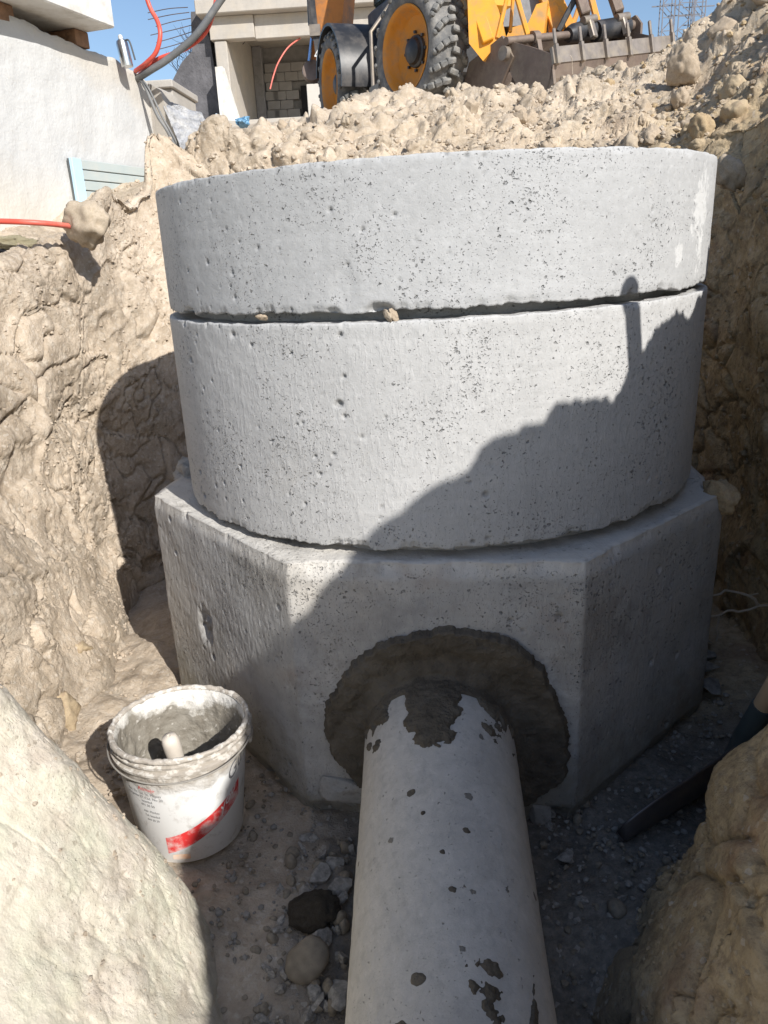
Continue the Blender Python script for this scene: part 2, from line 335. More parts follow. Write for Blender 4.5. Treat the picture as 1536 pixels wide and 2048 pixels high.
# ------------------------------------------------------------ earthworks: pit, trench, banks and the ground to the horizon
# control columns round the pit: base, middle, crest, samples to the next column, warm (brown subsoil), green (pale greenish bank, sun glare partly in its tone)
CT = [
 ((-.33, -1.2, -1.24), (-.60, -1.2, -.70), (-.90, -1.2, -.15), 40, 0, 1),
 ((-.30, .20, -1.24), (-.60, .20, -.70), (-.98, .15, -.20), 60, 0, 1),
 ((-.29, .62, -1.22), (-.56, .55, -.75), (-.97, .45, -.22), 110, 0, 1),
 ((-.33, .90, -1.18), (-.56, .80, -.72), (-.93, .68, -.25), 110, 0, 1),
 ((-.43, 1.03, -1.14), (-.58, .93, -.66), (-.86, .84, -.28), 90, 0, 1),
 ((-.62, 1.12, -1.13), (-.76, 1.02, -.62), (-.98, .98, -.28), 60, 0, .7),
 ((-.84, 1.34, -1.13), (-1.00, 1.25, -.60), (-1.2, 1.25, -.22), 90, 0, .1),
 ((-.93, 1.70, -1.13), (-1.10, 1.70, -.55), (-1.27, 1.70, -.10), 110, 0, 0),
 ((-.97, 2.02, -1.13), (-1.12, 2.12, -.55), (-1.22, 2.20, -.01), 120, 0, 0),
 ((-1.00, 2.35, -1.13), (-1.08, 2.45, -.45), (-1.10, 2.62, .12), 80, 0, 0),
 ((-.80, 2.62, -1.13), (-.90, 2.80, -.35), (-.98, 3.10, .33), 60, 0, 0),
 ((-.55, 2.72, -1.13), (-.66, 2.90, -.35), (-.80, 3.15, .44), 60, 0, 0),
 ((-.30, 2.78, -1.13), (-.36, 2.88, -.35), (-.45, 3.02, .31), 110, 0, 0),
 ((.05, 2.80, -1.13), (.05, 2.88, -.35), (.05, 3.0, .30), 130, .05, 0),
 ((.38, 2.78, -1.13), (.42, 2.86, -.35), (.48, 2.98, .31), 120, .1, 0),
 ((.62, 2.68, -1.13), (.68, 2.72, -.35), (.78, 2.82, .29), 100, .4, 0),
 ((.80, 2.40, -1.13), (.84, 2.44, -.35), (.95, 2.58, .30), 100, .8, 0),
 ((.84, 2.05, -1.13), (.87, 2.08, -.35), (1.03, 2.18, .34), 110, 1, 0),
 ((.84, 1.70, -1.13), (.90, 1.68, -.40), (1.02, 1.66, .38), 80, 1, 0),
 ((.76, 1.40, -1.13), (.86, 1.36, -.40), (.97, 1.34, .38), 70, 1, 0),
 ((.56, 1.20, -1.13), (.75, 1.18, -.74), (.95, 1.08, .32), 70, 1, .0),
 ((.38, 1.10, -1.15), (.53, 1.05, -.73), (.94, .86, .36),  90, .9, .0),
 ((.27, .90, -1.19), (.47, .84, -.74), (.93, .60, .41), 110, .85, .0),
 ((.26, .62, -1.23), (.45, .55, -.72), (.94, .28, .56), 80, .8, .0),
 ((.26, .10, -1.24), (.48, .05, -.60), (.95, -.08, .66), 50, .8, .2),
 ((.26, -.40, -1.24), (.50, -.40, -.55), (.95, -.38, .66), 40, .8, 0),
 ((.26, -.80, -1.24), (.50, -.80, -.60), (.96, -.76, .47), 30, .8, 0),
 ((.24, -1.1, -1.24), (.45, -1.12, -.65), (.95, -1.12, .20), 20, .6, 0),
 ((.10, -1.5, -1.24), (.20, -1.75, -.65), (.30, -2.0, .0), 25, .3, .5),
 ((-.20, -1.5, -1.24), (-.30, -1.75, -.65), (-.45, -2.0, -.05), 25, .2, 1),
]
nC = len(CT); cc = np.array([[*b, *m, *c, w, g] for b, m, c, _, w, g in CT], float); cn = [t[3] for t in CT]
cols = []
for i in range(nC):
    p0, p1, p2, p3 = (cc[(i+k) % nC] for k in (-1, 0, 1, 2))
    for k in range(cn[i]):
        t = k/cn[i]; cols.append(.5*((2*p1)+(-p0+p2)*t+(2*p0-5*p1+4*p2-p3)*t*t+(-p0+3*p1-3*p2+p3)*t**3))
cols = np.array(cols); nU = len(cols)
# height of the land beyond the crest
TP = [(-1.6, 3.0, .10), (-1.5, 3.5, .22), (-1.35, 4.2, .42), (-2.2, 3.2, .1), (-1.3, 2.5, -.05), (-1.5, 2.2, -.12), (-1.6, 1.6, -.12), (-2.4, 2, 0),
      (-.92, 3.6, .40), (-1.22, 3.3, .14), (-1.25, 2.9, .04), (-.9, 4.3, .55), (-1.2, 5.1, .61), (-1.15, 4.6, .57), (-.6, 3.55, .42), (-.6, 4.0, .52), (-.4, 4.0, .62), (-.12, 3.95, .645), (.24, 3.92, .625), (.52, 3.9, .62), (.8, 3.8, .63),
      (-.4, 3.5, .50), (0, 3.45, .50), (.4, 3.45, .50), (.7, 3.2, .46), (-.2, 4.7, .58), (.4, 4.7, .56), (1.0, 4.7, .57), (-.8, 5.0, .68),
      (1.03, 3.9, .70), (1.28, 3.7, .90), (1.6, 3.6, 1.1), (1.5, 4.8, .75), (1.05, 3.2, .50), (1.2, 3.0, .62), (1.4, 2.6, .62), (1.2, 2.3, .48), (1.5, 2.2, .55),
      (1.3, 1.7, .48), (1.3, 1.2, .45), (1.4, .6, .55), (1.4, 0, .6), (1.4, -.6, .4), (1.3, -1.2, .15), (1.9, 3.2, .9), (2.2, 2, .6), (2.2, .8, .6), (2.2, -.5, .4),
      (-1.4, 1.0, -.15), (-1.5, .3, -.1), (-1.5, -.8, -.05), (-2.5, 0, 0), (0, -3, 0), (1.5, -2.6, 0), (-1.6, -2.4, 0), (2.6, 4.5, .85), (-2.4, 4.6, .6)]
for a in range(0, 360, 20):
    x, y = 6.2*math.cos(math.radians(a)), 1.2+6.2*math.sin(math.radians(a)); TP.append((x, y, max(0, .143*y)))
TP += [tuple(c[6:9]) for c in cc]
TP = np.array(TP, float)
def _tps(A, B):
    d2 = ((A[:, None, :]-B[None])**2).sum(2); return .5*d2*np.log(d2+1e-12)
_n = len(TP); _K = np.zeros((_n+3, _n+3)); _K[:_n, :_n] = _tps(TP[:, :2], TP[:, :2])+np.eye(_n)*.004; _K[:_n, _n] = 1; _K[:_n, _n+1:] = TP[:, :2]; _K[_n:, :_n] = _K[:_n, _n:].T
_w = np.linalg.solve(_K, np.concatenate([TP[:, 2], [0, 0, 0]]))
def land(xy):
    xy = np.asarray(xy, float).reshape(-1, 2); out = np.zeros(len(xy))
    far = np.clip(.143*xy[:, 1], 0, 5.6); r = np.hypot(xy[:, 0], xy[:, 1]-1.2); nr = r < 7.2
    for s in range(0, len(xy), 60000):
        sl_ = slice(s, s+60000); m = nr[sl_]
        if m.any():
            q = xy[sl_][m]; o = out[sl_]; o[m] = _tps(q, TP[:, :2])@_w[:_n]+_w[_n]+q@_w[_n+1:]; out[sl_] = o
    b = sst(4.8, 6.2, r); return out*(1-b)+far*b
rows = []
B, Mi, Cr = cols[:, 0:3], cols[:, 3:6], cols[:, 6:9]
rows.append(B+(B-Mi)*np.array([-.25, -.25, .12])*1.0+np.array([0, 0, -.06]))
NW = 210
wallP = []
for k in range(NW):
    t = k/NW
    if t < .5: p0, p1, p2, p3 = 2*B-Mi, B, Mi, Cr; s = t*2
    else: p0, p1, p2, p3 = B, Mi, Cr, Cr+(Cr-Mi)*np.array([1.6, 1.6, .3]); s = t*2-1
    rows.append(.5*((2*p1)+(-p0+p2)*s+(2*p0-5*p1+4*p2-p3)*s*s+(-p0+3*p1-3*p2+p3)*s**3))
dirn = Cr[:, :2]-np.array([0, 1.2]); dirn /= np.linalg.norm(dirn, axis=1)[:, None]
for _ in range(30): dirn = (np.roll(dirn, 1, 0)+dirn*2+np.roll(dirn, -1, 0)); dirn /= np.linalg.norm(dirn, axis=1)[:, None]
ds = [0, .004]; st_ = .007
while ds[-1] < 2.6: ds.append(ds[-1]+st_); st_ = min(st_*1.012, .02)
while ds[-1] < 260: ds.append(ds[-1]+st_); st_ *= 1.16
ds = np.array(ds)
XY = Cr[None, :, :2]+dirn[None]*ds[:, None, None]
Z = land(XY.reshape(-1, 2)).reshape(XY.shape[:2]); bl = sst(0, .22, ds)[:, None]
Z = (Cr[None, :, 2]+(np.minimum(ds, .25)*.25)[:, None])*(1-bl)+Z*bl
top = np.concatenate([XY, Z[..., None]], -1)
G = np.concatenate([np.stack(rows), top], 0).astype(np.float64)      # rows x columns x 3
nV = G.shape[0]
G = G.transpose(1, 0, 2)                                            # columns (closed) x rows
N = gridnormals(G, ci=True); 
if N[nU//2, -60, 2] < 0: N = -N
warm = np.repeat(cols[:, 9][:, None], nV, 1); green = np.repeat(cols[:, 10][:, None], nV, 1)
row = np.arange(nV)[None]; dd = np.concatenate([np.zeros(NW+1), ds])[None]
P = G.reshape(-1, 3); x, y, z = P.T
near = (np.hypot(x, y-1.2) < 5.0)
disp = np.zeros(len(P)); Q = P[near].astype(np.float32)
lo = fbm(Q*1.9, 3)*.05; mid = fbm(Q*6.5+5, 4, .55)*.012
rowsn = np.broadcast_to(row, (nU, nV)).reshape(-1)[near]; ddn = np.broadcast_to(dd, (nU, nV)).reshape(-1)[near]
f1, f2, fid = worley(Q*np.array([6.8, 6.8, 6.8])+fbm(Q*7, 2)[:, None]*.5)
g1, g2, gid = worley(Q*24+fbm(Q*20, 2)[:, None]*.4)
gn = green.reshape(-1)[near]; topm = sst(NW*.80, NW*1.02, rowsn+0.)           # loose spoil on the tops, cut face below
qx, qy, qz = Q.T
heap = topm*np.clip(sst(-1.15, -.8, qx)*sst(2.4, 2.9, qy)+sst(.55, .85, qx), 0, 1)
clod = (np.clip(.66-f1, 0, 1)*(.35+fid*.9))*.10*heap+(np.clip(.6-g1, 0, 1)*(.3+gid))*.022*(.07+.93*heap)*(1-gn*.7)
plate = np.floor(fbm(Q*np.array([2.6, 2.6, 4.2])+9, 3)*5.5)                       # slabs where the teeth tore lumps out of the cut
fr = fbm(Q*np.array([2.6, 2.6, 4.2])+9, 3)*5.5-plate
step = (plate+sst(.80, 1.0, fr))*.008*(1-heap)*(1-gn*.75)
ca, cb2, cid = worley(Q*np.array([5, 5, 6.5])+fbm(Q*5, 2)[:, None]*.55); db_, dc_, did = worley(Q*np.array([14, 14, 17])+fbm(Q*13, 2)[:, None]*.5+3)
chunk = ((cid-.45)*.034*sst(0, .22, cb2-ca)-sst(.045, 0, cb2-ca)*.014*(cid > .3))*(1-gn*.85)*(1-.4*heap)
crk = np.abs(pnoise(Q*np.array([5, 5, 7])+fbm(Q*9, 3)[:, None]*.35)); crack = -sst(.035, 0, crk)*.022*sst(.0, .35, pnoise(Q*2.2+30))*(1-heap)*(1-gn*.8)
rmask = .25+1.0*sst(-.15, .45, pnoise(Q*3.1+50)); mid = mid*(.35+.5*rmask); e1, e2, eid = worley(Q*34+fbm(Q*30, 2)[:, None]*.5); fine = fbm(Q*38, 3, .6)*.0020+(np.clip(.55-e1, 0, 1)*(eid-.25))*.011*rmask*(1-.5*gn)
ramp = sst(0, 12, rowsn+0.)
disp[near] = lo*np.where(gn > .5, .5, 1)+mid*(1-gn*.45)+clod+crack*.6+chunk+((did-.5)*.008*sst(0, .25, dc_-db_)-sst(.05, 0, dc_-db_)*.005)*rmask*(1-gn*.6)+fine*(1-gn*.3)
farm = ~near; r_ = np.hypot(x, y-1.2)[farm]; Qf = P[farm].astype(np.float32); disp[farm] = fbm(Qf*1.1, 4)*.05*sst(60, 10, r_)
G2 = (P+N.reshape(-1, 3)*disp[:, None]).reshape(nU, nV, 3)
# a torn notch above the shovel and a knob of soil beside it
def knob(c, r, amt, dirv):
    global G2
    d = np.linalg.norm((G2-np.array(c))/np.array(r), axis=2); G2 = G2+(sst(1, 0, d)*amt)[..., None]*np.array(dirv)
knob((-1.10, 2.66, .16), (.13, .2, .13), .08, (.2, -.2, 1)); knob((-1.0, 3.05, .33), (.13, .2, .13), .16, (-.3, -.1, 1))
knob((-.80, 3.15, .42), (.13, .2, .13), .02, (0, -.1, 1)); knob((.48, 1.08, -.86), (.13, .13, .12), .03, (-.6, .5, .3))
N2 = gridnormals(G2, ci=True)
wet = np.zeros((nU, nV))
h_ = G2[..., 2]; wet = sst(-1.02, -1.12, h_)*.5*(G2[..., 1] > .2)  # soil colour darkens towards the foot of the cut
warm = warm+.10*sst(2.6, 3.0, G2[..., 1])*(G2[..., 2] > .25); warm = np.clip(warm*(1-.55*sst(.25, .65, h_)*sst(1.6, 2.4, G2[..., 1])), 0, 1)
ground = gobj('ground', G2, M['soil'], ci=True, attrs={'warm': warm.astype(np.float32), 'green': green.astype(np.float32), 'wet': wet.astype(np.float32)})
tag(ground, kind='structure')
# make sure faces look up
me = ground.data
k_ = nU//2*(nV-1)+nV-60
if me.polygons[k_].normal.z < 0: me.flip_normals()

# ------------------------------------------------------------ pit floor
def floor_z(x, y):
    z = -1.135-.095*sst(1.05, .65, y); z = z+.05*sst(.22, .45, np.abs(x+.02))*sst(1.25, .9, y)
    z = z+.035*sst(-.35, -.75, x)+.06*sst(.55, .85, x); return z
gx = np.arange(-1.3, 1.12, .0065); gy = np.concatenate([np.arange(-1.9, .3, .03), np.arange(.3, 2.0, .0065), np.arange(2.0, 3.1, .03)])
XX, YY = np.meshgrid(gx, gy, indexing='ij'); FP = np.stack([XX, YY, floor_z(XX, YY)], -1); q = FP.reshape(-1, 3).astype(np.float32)
w1, w2, wi = worley(q*26); v1, v2, vi = worley(q*60); rub = (sst(-.5, .4, fbm(q*3+4, 2))*.7+.3)*(1+.6*sst(-.36, -.26, q[:, 0]))
FP[..., 2] += ((fbm(q*6, 3, .5)*.028+.015)*sst(-.55, -.75, q[:, 0])*sst(1.2, 1.4, q[:, 1])+fbm(q*5, 3)*.012+np.clip(.6-w1, 0, 1)*(.2+wi)*.016*rub+np.clip(.6-v1, 0, 1)*vi*.007).reshape(XX.shape)
floor_dark = np.clip(sst(-.35, -.12, XX)*.9+.1, 0, 1)*sst(1.75, 1.5, YY+0)  # darker soil colour on the trench floor, fading to the left and back
pf = gobj('pit_floor', FP, M['soil'], attrs={'wet': floor_dark.astype(np.float32), 'warm': (.6*sst(.2, .4, XX)).astype(np.float32), 'green': np.zeros(XX.shape, np.float32)})
tag(pf, kind='structure')
if pf.data.polygons[10].normal.z < 0: pf.data.flip_normals()
def fz(x, y): return float(floor_z(np.float64(x), np.float64(y)))

# ------------------------------------------------------------ loose stones, clods
def ico(sub, seed, amp=.28, fr=1.6, flat=(1, 1, 1), facet=False):
    import bmesh
    bm = bmesh.new(); bmesh.ops.create_icosphere(bm, subdivisions=sub, radius=1.0)
    V = np.array([v.co[:] for v in bm.verts]); F = [[v.index for v in f.verts] for f in bm.faces]; bm.free()
    n = fbm((V*fr+seed*7.7).astype(np.float32), 3)
    V = V*(1+amp*n)[:, None]
    if facet:
        rs = np.random.RandomState(seed)
        for _ in range(9):
            d = rs.normal(size=3); d /= np.linalg.norm(d); c = rs.uniform(.5, .8); o = V@d-c; V = V-np.where(o > 0, o, 0)[:, None]*d
    return V*np.array(flat), np.array(F)
STUFF_V = [ico(1, s, .35, 1.3, facet=(s % 2 == 0)) for s in range(6)]
def stuff_mesh(name, items, mat):       # items: (x,y,z,r,warm)
    Vs = []; Fs = []; b = 0; wa = []
    for i, (px, py, pz, r, w_) in enumerate(items):
        V, F = STUFF_V[i % 6]; a = RNG.rand()*6.28; c, s = math.cos(a), math.sin(a); R_ = np.array([[c, -s, 0], [s, c, 0], [0, 0, 1]])
        sc = np.array([1, RNG.uniform(.6, 1), RNG.uniform(.45, .9)])*r
        Vs.append((V*sc)@R_.T+np.array([px, py, pz])); Fs.append(F+b); b += len(V); wa += [w_]*len(V)
    mme = rawmesh(name, np.concatenate(Vs), np.concatenate(Fs), mat, False, {'warm': wa})
    o = link(bpy.data.objects.new(name, mme)); tag(o, kind='stuff'); return o
items = []
for i in range(4200):
    px = RNG.uniform(-.5, .72); py = RNG.uniform(.5, 1.75)
    if -.2 < px < .19 and py < 1.3 and RNG.rand() < .8: continue
    if px < -.3 and RNG.rand() < .45: continue
    r = .0022*math.exp(RNG.uniform(0, 1.5)); items.append((px, py, fz(px, py)+.004+RNG.uniform(0, .006), r, 0))
g_a = items[::2]; g_b = items[1::2]
a_o = stuff_mesh('gravel', g_a, M['stone_grey']); tag(a_o, 'grey crushed gravel strewn over the trench floor beside the pipe', 'gravel')
b_o = stuff_mesh('gravel', g_b, M['stone_tan']); tag(b_o, 'brown grit and small pebbles strewn over the trench floor beside the pipe', 'gravel')
# vertices of the ground near the top, for crumbs and clods
vs = G2.reshape(-1, 3); ok = (vs[:, 1] > 2.7) & (vs[:, 1] < 4.3) & (np.abs(vs[:, 0]) < 1.6) & (vs[:, 2] > .25)
cand = vs[ok]; rowi = RNG.choice(len(cand), 2400); its = []
for j in rowi:
    p = cand[j]
    if p[0] < -.6 and RNG.rand() < .6: continue
    its.append((p[0], p[1], p[2]+.002, .004*math.exp(RNG.uniform(0, 1.5)), 0.0 if p[0] < .8 else RNG.choice([0, .3, .8])))
ok2 = (vs[:, 0] > .75) & (vs[:, 1] > 1.3) & (vs[:, 1] < 3.0) & (vs[:, 2] > -.9) & (vs[:, 0] < 1.5); cd2 = vs[ok2]
for j in RNG.choice(len(cd2), 900): p = cd2[j]; its.append((p[0], p[1], p[2], .003*math.exp(RNG.uniform(0, 1.4)), .8))
fld = []
for lo_x, hi_x, lo_y, hi_y, n_, w_, sc_ in ((-1.3, -.72, 1.2, 2.9, 2600, 0, 1.), (.25, 1.0, .45, 1.35, 1500, .7, .8), (-.95, -.3, .35, 1.1, 500, 0, .6), (-1.1, -.5, 2.6, 3.5, 700, 0, 1.2)):
    okk = (vs[:, 0] > lo_x) & (vs[:, 0] < hi_x) & (vs[:, 1] > lo_y) & (vs[:, 1] < hi_y) & (vs[:, 2] < .8); cf = vs[okk]; dn = fbm((cf*3.3).astype(np.float32), 2)
    for j in RNG.choice(len(cf), n_):
        if dn[j] < -.05 and RNG.rand() < .75: continue
        fld.append((cf[j][0], cf[j][1], cf[j][2], .0026*sc_*math.exp(RNG.uniform(0, 1.3)), w_))
for i in range(500): px = RNG.uniform(-.98, -.6); py = RNG.uniform(1.25, 1.9); fld.append((px, py, fz(px, py)+.012, .003*math.exp(RNG.uniform(0, 1.4)), 0))
e_o = stuff_mesh('soil_grit', fld, M['soil']); tag(e_o, 'grit and crumbs clinging to the cut earth faces round the pit', 'soil')
c_o = stuff_mesh('soil_crumbs', its, M['soil']); tag(c_o, 'crumbs of dry soil lying over the spoil berm behind the rings', 'soil')
CL = []
for s in range(10):
    V, F = ico(4, 20+s, .28, 1.2, (1, .85, .72), facet=(s % 4 == 0)); V = V*(1+.10*fbm((V*7).astype(np.float32), 3))[:, None]
    for w_ in (0, .75): CL.append(rawmesh('soil_clod', V, F, M['clod'], True, {'warm': [w_]*len(V), 'green': [0.2*(s % 3 == 0)]*len(V)}))
def rock(name, meshdata, loc, r, label, cat, group=None, rot=None):
    o = bpy.data.objects.new(name, meshdata); link(o); o.location = loc; o.scale = (r, r, r) if not isinstance(r, tuple) else r
    o.rotation_euler = rot or tuple(RNG.uniform(0, 6.28, 3)); tag(o, label, cat, group); return o
n_c = 0; sel = cand[(cand[:, 0] > -.65)]
for j in RNG.choice(len(sel), 110):
    p = sel[j]; rt = p[0] > .7
    rock('soil_clod', CL[2*RNG.randint(10)+(1 if rt and RNG.rand() < .35 else 0)], p+np.array([0, 0, -.004]), .016*math.exp(RNG.uniform(0, 1.05)) if not rt else .016*math.exp(RNG.uniform(0, 1.2)),
         'beige clod of dry soil lying on the spoil heap behind the concrete rings', 'clod', 'soil clods on the spoil heap')
for (px, py, pz, r, w_, lb) in [(1.17, 3.5, .74, .085, 0, 'big pale boulder of soil topping the spoil heap at the upper right'), (1.24, 3.35, .66, .11, 1, 'large reddish brown lump of soil high on the right spoil heap'),
        (1.30, 3.45, .86, .10, 0, 'pale greenish lump at the right edge on top of the spoil heap'), (.98, 3.35, .60, .07, 0, 'rounded pale lump below the loader bucket end on the heap'),
        (1.18, 3.1, .48, .06, 1, 'brown knobbly lump standing out on the right spoil slope'), (.93, 3.2, .46, .055, 0, 'upright flat pale clod on the berm left of the shaded hollow'),
        (.635, 1.65, -.56, .046, 1, 'yellowish clod perched on the right corner of the octagonal block'), (-1.03, 2.37, .105, .088, 0, 'rounded knob of soil on the left cut where the low red hose ends'), (-1.12, 2.62, .15, .06, 0, 'smaller knob of soil just below the insulation panel'), (.84, 2.36, .15, .05, 0, 'pale clod touching the right edge of the upper ring'),
        (-.99, 1.75, -.99, .06, 1, 'reddish clod at the foot of the left cut beside the block'), (-.93, 1.55, -1.06, .055, 1, 'dark brown clod on the pit floor behind the bucket')]:
    rock('soil_clod', CL[2*RNG.randint(10)+w_], (px, py, pz), (r, r*.9, r*.8), lb, 'clod')
# rubble beside the pipe
SG = [rawmesh('concrete_chip', *ico(3, 40+s, .3, 1.2, (1, .75, .5), facet=True), M['stone_grey'], False) for s in range(6)]
STn = [rawmesh('pebble', *ico(3, 60+s, .18, 1.0, (1, .8, .65)), M['stone_tan'], True) for s in range(5)]
for (px, py, r, kd, lb) in [(-.238, 1.115, .030, 0, 'upright pale grey concrete chip in the rubble left of the pipe'), (-.255, 1.08, .024, 0, 'bluish grey chip beside the dark mortar lump'),
        (-.21, 1.15, .022, 0, 'small light chip nearest the block left of the pipe'), (-.197, 1.085, .030, 0, 'broad grey chip half under the pipe'), (-.215, .985, .024, 0, 'white chip between the mortar lump and the big cobble'),
        (-.235, .945, .040, 1, 'large rounded tan cobble left of the pipe near the picture foot'), (-.275, .905, .018, 0, 'small bluish chip left of the rounded cobble'), (-.175, .90, .03, 0, 'rough pale chip right of the rounded cobble'),
        (-.30, 1.17, .017, 1, 'smooth pebble on the dusty soil between bucket and pipe'), (-.275, 1.215, .020, 0, 'small grey chip standing by the foot of the block'),
        (.235, 1.17, .022, 0, 'grey chip in the shade right of the pipe'), (.30, 1.04, .022, 1, 'yellowish pebble on the dark gravel right of the pipe'), (.245, 1.07, .014, 0, 'small bluish chip right of the pipe'), (.72, 1.86, .035, 0, 'grey concrete flake leaning at the foot of the right cut')]:
    rock('concrete_chip' if kd == 0 else 'pebble', (SG if kd == 0 else STn)[RNG.randint(5)], (px, py, fz(px, py)+r*.45), r, lb, 'stone', rot=(RNG.uniform(-.5, .5), RNG.uniform(-.5, .5), RNG.uniform(0, 6)))
for i in range(170):
    px = RNG.uniform(-.42, .55); py = RNG.uniform(.6, 1.55)
    if -.19 < px < .18: px = .2+abs(px) if RNG.rand() < .5 else -.2-abs(px)*.6
    kd = RNG.rand() < .45; r = RNG.uniform(.006, .014)
    if i > 90: px = RNG.uniform(-.31, -.165); py = RNG.uniform(.78, 1.22); kd = RNG.rand() < .25; r = RNG.uniform(.006, .019)
    rock('pebble' if kd else 'concrete_chip', (STn if kd else SG)[RNG.randint(5)], (px, py, fz(px, py)+r*.5), r, 'small pebble on the trench floor beside the pipe' if kd else 'small grey concrete chip on the trench floor beside the pipe', 'stone', 'pebbles beside the pipe' if kd else 'concrete chips beside the pipe')
for i, (px, py, r) in enumerate([(.70, 1.80, .045), (.69, 1.70, .06), (.73, 1.93, .05)]):
    rock('concrete_flake', SG[i], (px, py, fz(px, py)+.02), (r, r*.7, r*.3), ['thin grey flake lying by the right side of the block', 'widest grey flake on the floor at the block right side', 'farthest grey flake between the block and the right cut'][i], 'stone', rot=(.3, .2, i))
V, F = ico(4, 77, .2, 2.2, (1, .9, .55)); o = rock('mortar_lump', rawmesh('mortar_lump', V*(1+.06*fbm((V*6).astype(np.float32), 3))[:, None], F, M['mortar'], True), (-.235, 1.03, fz(-.235, 1.03)+.018), .045, 'dark brown lump of wet mortar dropped left of the pipe', 'mortar lump', rot=(0, 0, .4))
# ------------------------------------------------------------ manhole: two rings on an octagonal base
CY = 1.918
def ring(name, Ro, Ri, zb, zt, slope, mat, seed, label, dz=.0032, pore_amp=1.0, chip=None):
    th = np.concatenate([np.linspace(-math.pi*1.0, 0.0, 760, endpoint=False), np.linspace(0, math.pi, 120, endpoint=False)])
    nz = int((zt-zb)/dz)
    prof = [(Ro, z, 0) for z in np.linspace(zb, zt, nz)]
    prof += [(r, zt, 1) for r in np.linspace(Ro, Ri, 14)[1:]]+[(Ri, z, 2) for z in np.linspace(zt, zb, 8)[1:]]+[(r, zb, 3) for r in np.linspace(Ri, Ro, 14)[1:-1]]
    pr_ = np.array([p[0] for p in prof]); pz = np.array([p[1] for p in prof]); kd = np.array([p[2] for p in prof])
    T, R_ = np.meshgrid(th, pr_, indexing='ij'); _, Zz = np.meshgrid(th, pz, indexing='ij'); _, K = np.meshgrid(th, kd, indexing='ij')
    rs = R_.copy(); q = np.stack([np.cos(T)*R_, np.sin(T)*R_, Zz], -1).reshape(-1, 3).astype(np.float32)+seed
    d = (fbm(q*6, 3)*.0004+fbm(q*38, 3)*.0004).reshape(T.shape)
    w1, _, wi = worley(q*np.array([36, 36, 46])); s1, _, si = worley(q*np.array([15, 15, 19])); den = sst(-.25, .5, fbm(q*2.7+3, 2))
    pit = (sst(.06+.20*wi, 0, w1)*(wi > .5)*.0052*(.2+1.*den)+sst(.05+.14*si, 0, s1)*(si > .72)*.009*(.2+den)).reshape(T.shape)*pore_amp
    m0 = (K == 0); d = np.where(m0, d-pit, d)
    eb = np.abs(Zz-zb); et = np.abs(Zz-zt)
    cn_ = fbm(np.stack([np.cos(T)*9, np.sin(T)*9, T*0+seed], -1).reshape(-1, 3).astype(np.float32), 5, .65).reshape(T.shape)
    ct_ = fbm(np.stack([np.cos(T)*14, np.sin(T)*14, T*0+seed+9], -1).reshape(-1, 3).astype(np.float32), 5, .65).reshape(T.shape)
    d -= np.where(m0, sst(.010+.012*np.abs(cn_), 0, eb)*(.001+.006*np.clip(cn_, 0, 1)), 0)+np.where(m0, sst(.006+.006*np.abs(ct_), 0, et)*(.0008+.004*np.clip(ct_, 0, 1)), 0)
    if chip:                      # pieces broken from the lower edge
        for (ca, cz, wa, wz, dp) in chip: d -= sst(1, .2, np.sqrt(((T-ca)/wa)**2+((Zz-cz)/wz)**2)+.35*cn_)*dp*m0
    outer_b = sst(.02, 0, eb)*(R_ > Ro-.03); zj = (cn_*.0055)*outer_b*1.0+ct_*.0018*sst(.02, 0, et)*(R_ > Ro-.03)
    rr = rs+d*(R_ > Ro-.005)
    X = np.cos(T)*rr; Y = CY+np.sin(T)*rr; Zf = Zz+zj+slope*X+np.where(K == 1, fbm(q*20, 3).reshape(T.shape)*.0015, 0)
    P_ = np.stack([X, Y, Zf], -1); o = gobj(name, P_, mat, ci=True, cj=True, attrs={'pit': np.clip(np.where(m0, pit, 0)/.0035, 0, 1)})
    if o.data.polygons[20].normal.y > 0: o.data.flip_normals()
    tag(o, label, 'concrete ring'); return o
ang = lambda deg: -math.pi/2+math.radians(deg)
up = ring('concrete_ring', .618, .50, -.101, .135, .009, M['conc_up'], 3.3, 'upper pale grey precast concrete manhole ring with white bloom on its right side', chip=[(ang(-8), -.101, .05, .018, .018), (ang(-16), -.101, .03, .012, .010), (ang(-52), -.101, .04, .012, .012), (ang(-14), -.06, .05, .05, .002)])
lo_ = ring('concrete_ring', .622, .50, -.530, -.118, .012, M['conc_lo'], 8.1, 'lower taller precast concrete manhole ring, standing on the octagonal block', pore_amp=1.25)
# spigot lip of the lower ring that carries the upper one
b = MB(); b.lathe([(.565, -.135), (.568, -.098), (.52, -.096), (.515, -.135)], Matrix.Translation((0, CY, 0)), 128); b.build('spigot_lip', M['conc_lo'], lo_, True)
# crumbs of soil in the joint
for i, (a, r) in enumerate([(-7, .011), (-6.0, .008), (-30, .007)]):
    t = ang(a); rock('soil_crumb', CL[i*2], (math.cos(t)*.612, CY+math.sin(t)*.612, -.112+r*.3), (r*1.6, r, r*.8), ['tan crumb of soil wedged in the joint between the two rings', 'smaller tan crumb beside the larger one in the ring joint', 'flat pale flake in the left part of the ring joint'][i], 'clod')
